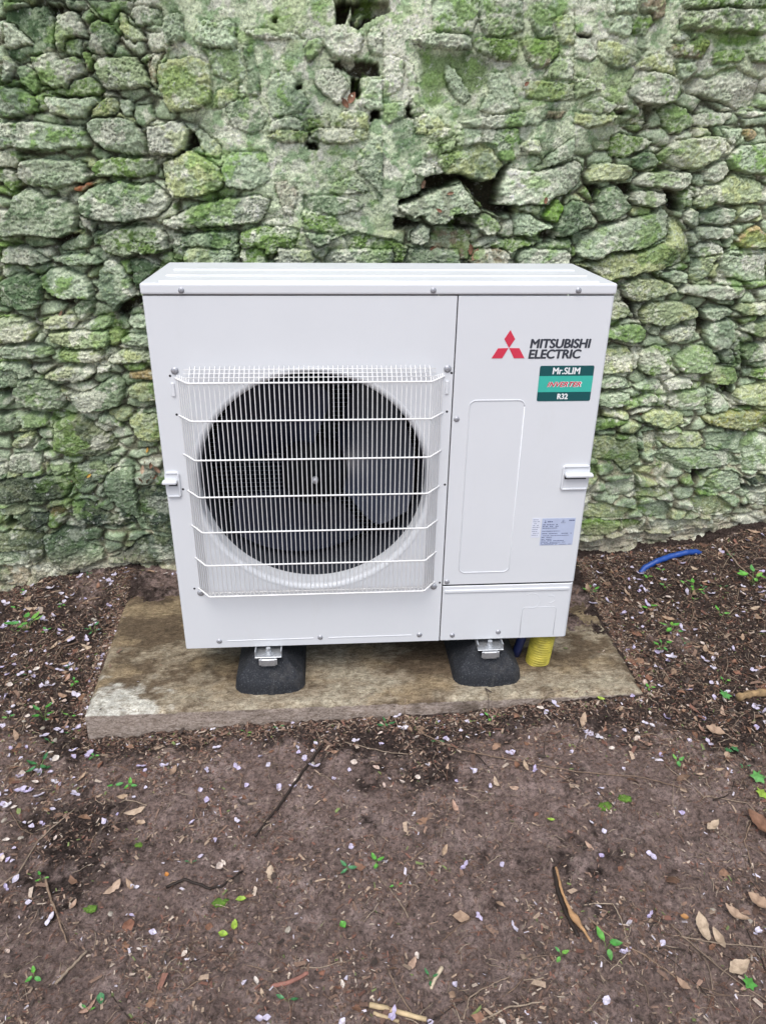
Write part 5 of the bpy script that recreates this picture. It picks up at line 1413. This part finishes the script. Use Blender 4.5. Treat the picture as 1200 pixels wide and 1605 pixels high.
# fine crumbs, leaf shreds and rootlets nobody could count
def debris():
    rg = np.random.default_rng(9); n = 210000
    x = rg.uniform(-1.1, 2.3, n); y = rg.uniform(-1.0, .60, n)
    den = .34 + .95 * sstep(1.0, 1.5, x + .3 * y) + .60 * sstep(-.1, -.45, x) * sstep(-.3, .1, y) + .25 * sstep(-.6, -.85, y) + .30 * sstep(-.4, -.15, y)
    den = den * (.35 + 1.3 * sstep(-.2, .4, fbm(x * 6, y * 6, 821, 3)))
    slab_ = (x > -.28) & (x < 1.255) & (y > -.11)
    keep = (rg.uniform(0, 1, n) < den) & ~slab_
    dr = rg.uniform(0, 1, 14000); ed = rg.integers(0, 3, 14000); of = np.abs(rg.normal(0, .028, 14000))
    ex_ = np.where(ed == 0, -.27 + 1.53 * dr, np.where(ed == 1, 1.262 + of, -.262 - of - .02 * dr)); ey_ = np.where(ed == 0, -.112 - of, -.11 + .69 * dr)
    x, y = np.concatenate([x[keep], ex_]), np.concatenate([y[keep], ey_])
    wx_ = rg.uniform(-1, 2.1, 5000); wx_ = wx_[(wx_ < -.25) | (wx_ > 1.25)]; x = np.concatenate([x, wx_]); y = np.concatenate([y, .60 - np.abs(rg.normal(0, .03, len(wx_)))])
    sx_ = rg.uniform(-.26, 1.25, 1500); sy_ = rg.uniform(-.10, .57, 1500); ks = rg.uniform(0, 1, 1500) < .10 + .9 * (sstep(1.15, 1.25, sx_) + sstep(-.2, -.26, sx_) + sstep(.4, .56, sy_) + .6 * sstep(-.08, -.10, sy_)); x = np.concatenate([x, sx_[ks]]); y = np.concatenate([y, sy_[ks]]); n = len(x); z = ground_h(x, y); z = np.where((x > -.27) & (x < 1.25) & (y > -.10), np.maximum(z, .0005), z); vs = np.zeros((n, 4, 3)); a = rg.uniform(0, 6.28, n); L = rg.uniform(.0008, .0052, n) * rg.uniform(.6, 1.3, n); L = np.where(rg.uniform(0, 1, n) < .045, L * 2.3, L); Wd = L * rg.uniform(.15, .6, n)
    ca, sa = np.cos(a), np.sin(a); tz = rg.uniform(-.5, .5, n) * L
    for j, (p, q) in enumerate(((-1, -.6), (1, -.8), (.8, .9), (-.7, .8))):
        vs[:, j, 0] = x + ca * L * p - sa * Wd * q; vs[:, j, 1] = y + sa * L * p + ca * Wd * q; vs[:, j, 2] = z + .0016 + np.abs(tz) + tz * p + rg.uniform(-.0006, .0006, n)
    pal_ = np.array([(.12, .07, .05), (.22, .14, .10), (.34, .25, .18), (.07, .05, .04), (.42, .34, .27), (.18, .085, .06), (.16, .2, .07), (.5, .46, .5)])
    ci = rg.choice(8, n, p=[.25, .22, .13, .2, .06, .1, .02, .02]); c = pal_[ci] * rg.uniform(.7, 1.25, (n, 1))
    V = [vs.reshape(-1, 3)]; Cc = [np.repeat(c, 4, 0)]; F = np.arange(n * 4).reshape(n, 4)
    # rootlets: thin three-sided strands
    m_ = 6500; X0 = rg.uniform(-1, 2.2, m_ * 3); Y0 = rg.uniform(-.95, .58, m_ * 3)
    dn = .20 + .9 * sstep(1.05, 1.5, X0 + .2 * Y0) + .3 * sstep(-.6, -.85, Y0) + .4 * sstep(-.1, -.5, X0)
    k_ = (rg.uniform(0, 1, m_ * 3) < dn * (.3 + 1.2 * sstep(-.2, .4, fbm(X0 * 7, Y0 * 7, 823, 3)))) & ~((X0 > -.30) & (X0 < 1.28) & (Y0 > -.13))
    X0, Y0 = X0[k_][:m_], Y0[k_][:m_]; m_ = len(X0); S = 6
    a = rg.uniform(0, 6.28, m_); L = rg.uniform(.012, .055, m_); cv = rg.uniform(-1.6, 1.6, m_); rad = rg.uniform(.0003, .0008, m_)
    P = np.zeros((m_, S, 3)); px, py = X0.copy(), Y0.copy(); arch = rg.uniform(0, .006, m_)
    for s_ in range(S):
        P[:, s_, 0] = px; P[:, s_, 1] = py; P[:, s_, 2] = ground_h(px, py) + .0012 + arch * math.sin(math.pi * s_ / (S - 1))
        aa = a + cv * s_ / S; px = px + np.cos(aa) * L / S; py = py + np.sin(aa) * L / S
    ring = np.zeros((m_, S, 3, 3))
    for j in range(3):
        t = 2.094 * j; nx, ny = -np.sin(a), np.cos(a)
        ring[:, :, j, 0] = P[:, :, 0] + (nx * math.cos(t) * rad)[:, None]; ring[:, :, j, 1] = P[:, :, 1] + (ny * math.cos(t) * rad)[:, None]; ring[:, :, j, 2] = P[:, :, 2] + (math.sin(t) * rad)[:, None]
    off = n * 4; idx = off + np.arange(m_ * S * 3).reshape(m_, S, 3)
    q = np.concatenate([np.stack([idx[:, :-1, j], idx[:, :-1, (j + 1) % 3], idx[:, 1:, (j + 1) % 3], idx[:, 1:, j]], -1).reshape(-1, 4) for j in range(3)])
    pc_ = np.array([(.30, .22, .16), (.16, .11, .08), (.42, .33, .24), (.22, .11, .07)]); cc = pc_[rg.integers(0, 4, m_)]
    V.append(ring.reshape(-1, 3)); Cc.append(np.repeat(cc, S * 3, 0)); F = np.concatenate([F, q])
    V = np.concatenate(V); Cc = np.concatenate(Cc)
    me = bpy.data.meshes.new('leaf_litter'); me.vertices.add(len(V)); me.vertices.foreach_set('co', V.reshape(-1).astype(np.float32))
    me.loops.add(F.size); me.loops.foreach_set('vertex_index', F.reshape(-1).astype(np.int32))
    me.polygons.add(len(F)); me.polygons.foreach_set('loop_start', np.arange(0, F.size, 4, dtype=np.int32)); me.update(calc_edges=True)
    at_ = me.color_attributes.new('Col', 'FLOAT_COLOR', 'POINT'); c4 = np.ones((len(V), 4), np.float32); c4[:, :3] = Cc; at_.data.foreach_set('color', c4.reshape(-1))
    m, nt, bs = new_mat('litter_crumbs'); a_ = nt.nodes.new('ShaderNodeVertexColor'); a_.layer_name = 'Col'
    nt.links.new(mix(nt, 1.0, a_.outputs[0], ramp(nt, noise(nt, 200, 3, .6, objco(nt)), [(.3, (.7, .7, .7)), (.7, (1.2, 1.2, 1.2))]), 'MULTIPLY'), bs.inputs['Base Color']); bs.inputs['Roughness'].default_value = .85
    tag(link('leaf_litter', me, m), kind='stuff')
debris()
def crumbs():
    rg = np.random.default_rng(19); n = 16000
    x = rg.uniform(-1.05, 2.2, n); y = rg.uniform(-.98, .60, n)
    k = (rg.uniform(0, 1, n) < .12 + .9 * sstep(-.1, .35, fbm(x * 5, y * 5, 841, 3))) & ~((x > -.28) & (x < 1.26) & (y > -.11)); x, y = x[k], y[k]; n = len(x)
    z = ground_h(x, y); r = .0009 + .0036 * rg.uniform(0, 1, n) ** 4
    b = bmesh.new(); bmesh.ops.create_icosphere(b, subdivisions=1, radius=1); V0 = np.array([v.co[:] for v in b.verts]); F0 = np.array([[v.index for v in f.verts] for f in b.faces]); b.free()
    V = V0[None] * (1 + rg.uniform(-.35, .35, (n, len(V0), 1))) * r[:, None, None] * np.array([1, 1, .7]) + np.stack([x, y, z + r * .3], -1)[:, None]
    F = (F0[None] + (np.arange(n) * len(V0))[:, None, None]).reshape(-1, 3)
    me = bpy.data.meshes.new('soil_crumbs'); me.vertices.add(n * len(V0)); me.vertices.foreach_set('co', V.reshape(-1).astype(np.float32))
    me.loops.add(F.size); me.loops.foreach_set('vertex_index', F.reshape(-1).astype(np.int32)); me.polygons.add(len(F)); me.polygons.foreach_set('loop_start', np.arange(0, F.size, 3, dtype=np.int32)); me.update(calc_edges=True)
    m, nt, bs = new_mat('crumbly_soil'); nt.links.new(ramp(nt, noise(nt, 60, 4, .8, objco(nt)), [(.35, (.07, .045, .038)), (.55, (.20, .145, .125)), (.75, (.36, .28, .25))]), bs.inputs['Base Color']); bs.inputs['Roughness'].default_value = .95
    tag(link('soil_crumbs', me, m), kind='stuff')
crumbs()
# dead leaves caught in the wall, sitting on ledges of the stones
def wall_leaf(u, v, L, mat, rz, lab, out=.004):
    p = on_y(u, v, WY - .02); y = wall_y(p[0], p[2])
    p = on_y(u, v, y); me = leaf_mesh('dead_leaf', L, L * .45, .8, .5, .9, int(u + v), 8, wob=.2); me.materials.append(mat)
    o = bpy.data.objects.new('dead_leaf', me); sc.collection.objects.link(o); o.location = (p[0], y - out, p[2]); o.rotation_euler = (R(60), R(rz), R(rl_.uniform(-40, 40)))
    tag(o, lab, 'dead leaf', 'dead leaves caught in the stone wall')
wall_leaf(549, 155, .045, BROWN, 40, 'red-brown leaf wedged in the hollow near the top of the wall')
wall_leaf(541, 163, .035, BROWN, -30, 'smaller red-brown leaf beside the wedged one near the wall top')
wall_leaf(662, 290, .030, BROWN, 30, 'leaf scrap above the left end of the pale slab-like wall stone'); wall_leaf(668, 298, .03, TANL, -50, 'tan leaf scrap above the left end of the pale wall stone')
wall_leaf(705, 303, .022, BROWN, 80, 'dark leaf scrap on top of the pale slab-like wall stone'); wall_leaf(688, 330, .022, BROWN, -60, 'leaf scrap on the face of the pale slab-like wall stone')
wall_leaf(677, 389, .026, BROWN, 70, 'rust leaf in the hollow just above the unit'); wall_leaf(745, 400, .045, BROWN, 10, 'hanging dark leaf directly above the unit lid')
wall_leaf(738, 392, .04, BROWN, -20, 'second hanging dark leaf directly above the unit lid'); wall_leaf(854, 315, .024, BROWN, 10, 'small brown leaf by the bright mossy wall stone')
wall_leaf(823, 132, .024, BROWN, 60, 'small brown leaf in the upper middle of the wall'); wall_leaf(97, 491, .022, BROWN, 20, 'orange-brown leaf scrap in the wall at the left')
wall_leaf(108, 620, .020, BROWN, 60, 'rust scrap left of the dark mossy wall stone'); wall_leaf(110, 755, .018, TANL, 70, 'pink leaf scrap low in the wall at the left')
wall_leaf(140, 745, .020, simple('ochre_leaf', (.50, .30, .05), .6), 50, 'ochre leaf low in the wall at the left'); wall_leaf(232, 705, .02, simple('ochre_leaf_b', (.5, .28, .05), .6), 0, 'ochre bud above the leaf cluster beside the unit')
for k, (u, v, wd_) in enumerate(((225, 735, 'left'), (236, 728, 'middle'), (243, 745, 'lower right'), (232, 752, 'bottom'), (222, 750, 'lower left'), (240, 720, 'topmost'), (228, 722, 'upper left'), (247, 735, 'rightmost'))):
    wall_leaf(u, v, .032, BROWN if k % 3 else TANL, k * 47, wd_ + ' withered leaf of the leaf cluster left of the unit handle', .008)
wall_leaf(197, 872, .026, YGR, 70, 'pale yellow-green leaf low on the wall left of the unit'); wall_leaf(1003, 647, .02, BROWN, 20, 'red-brown scrap in the wall right of the unit')
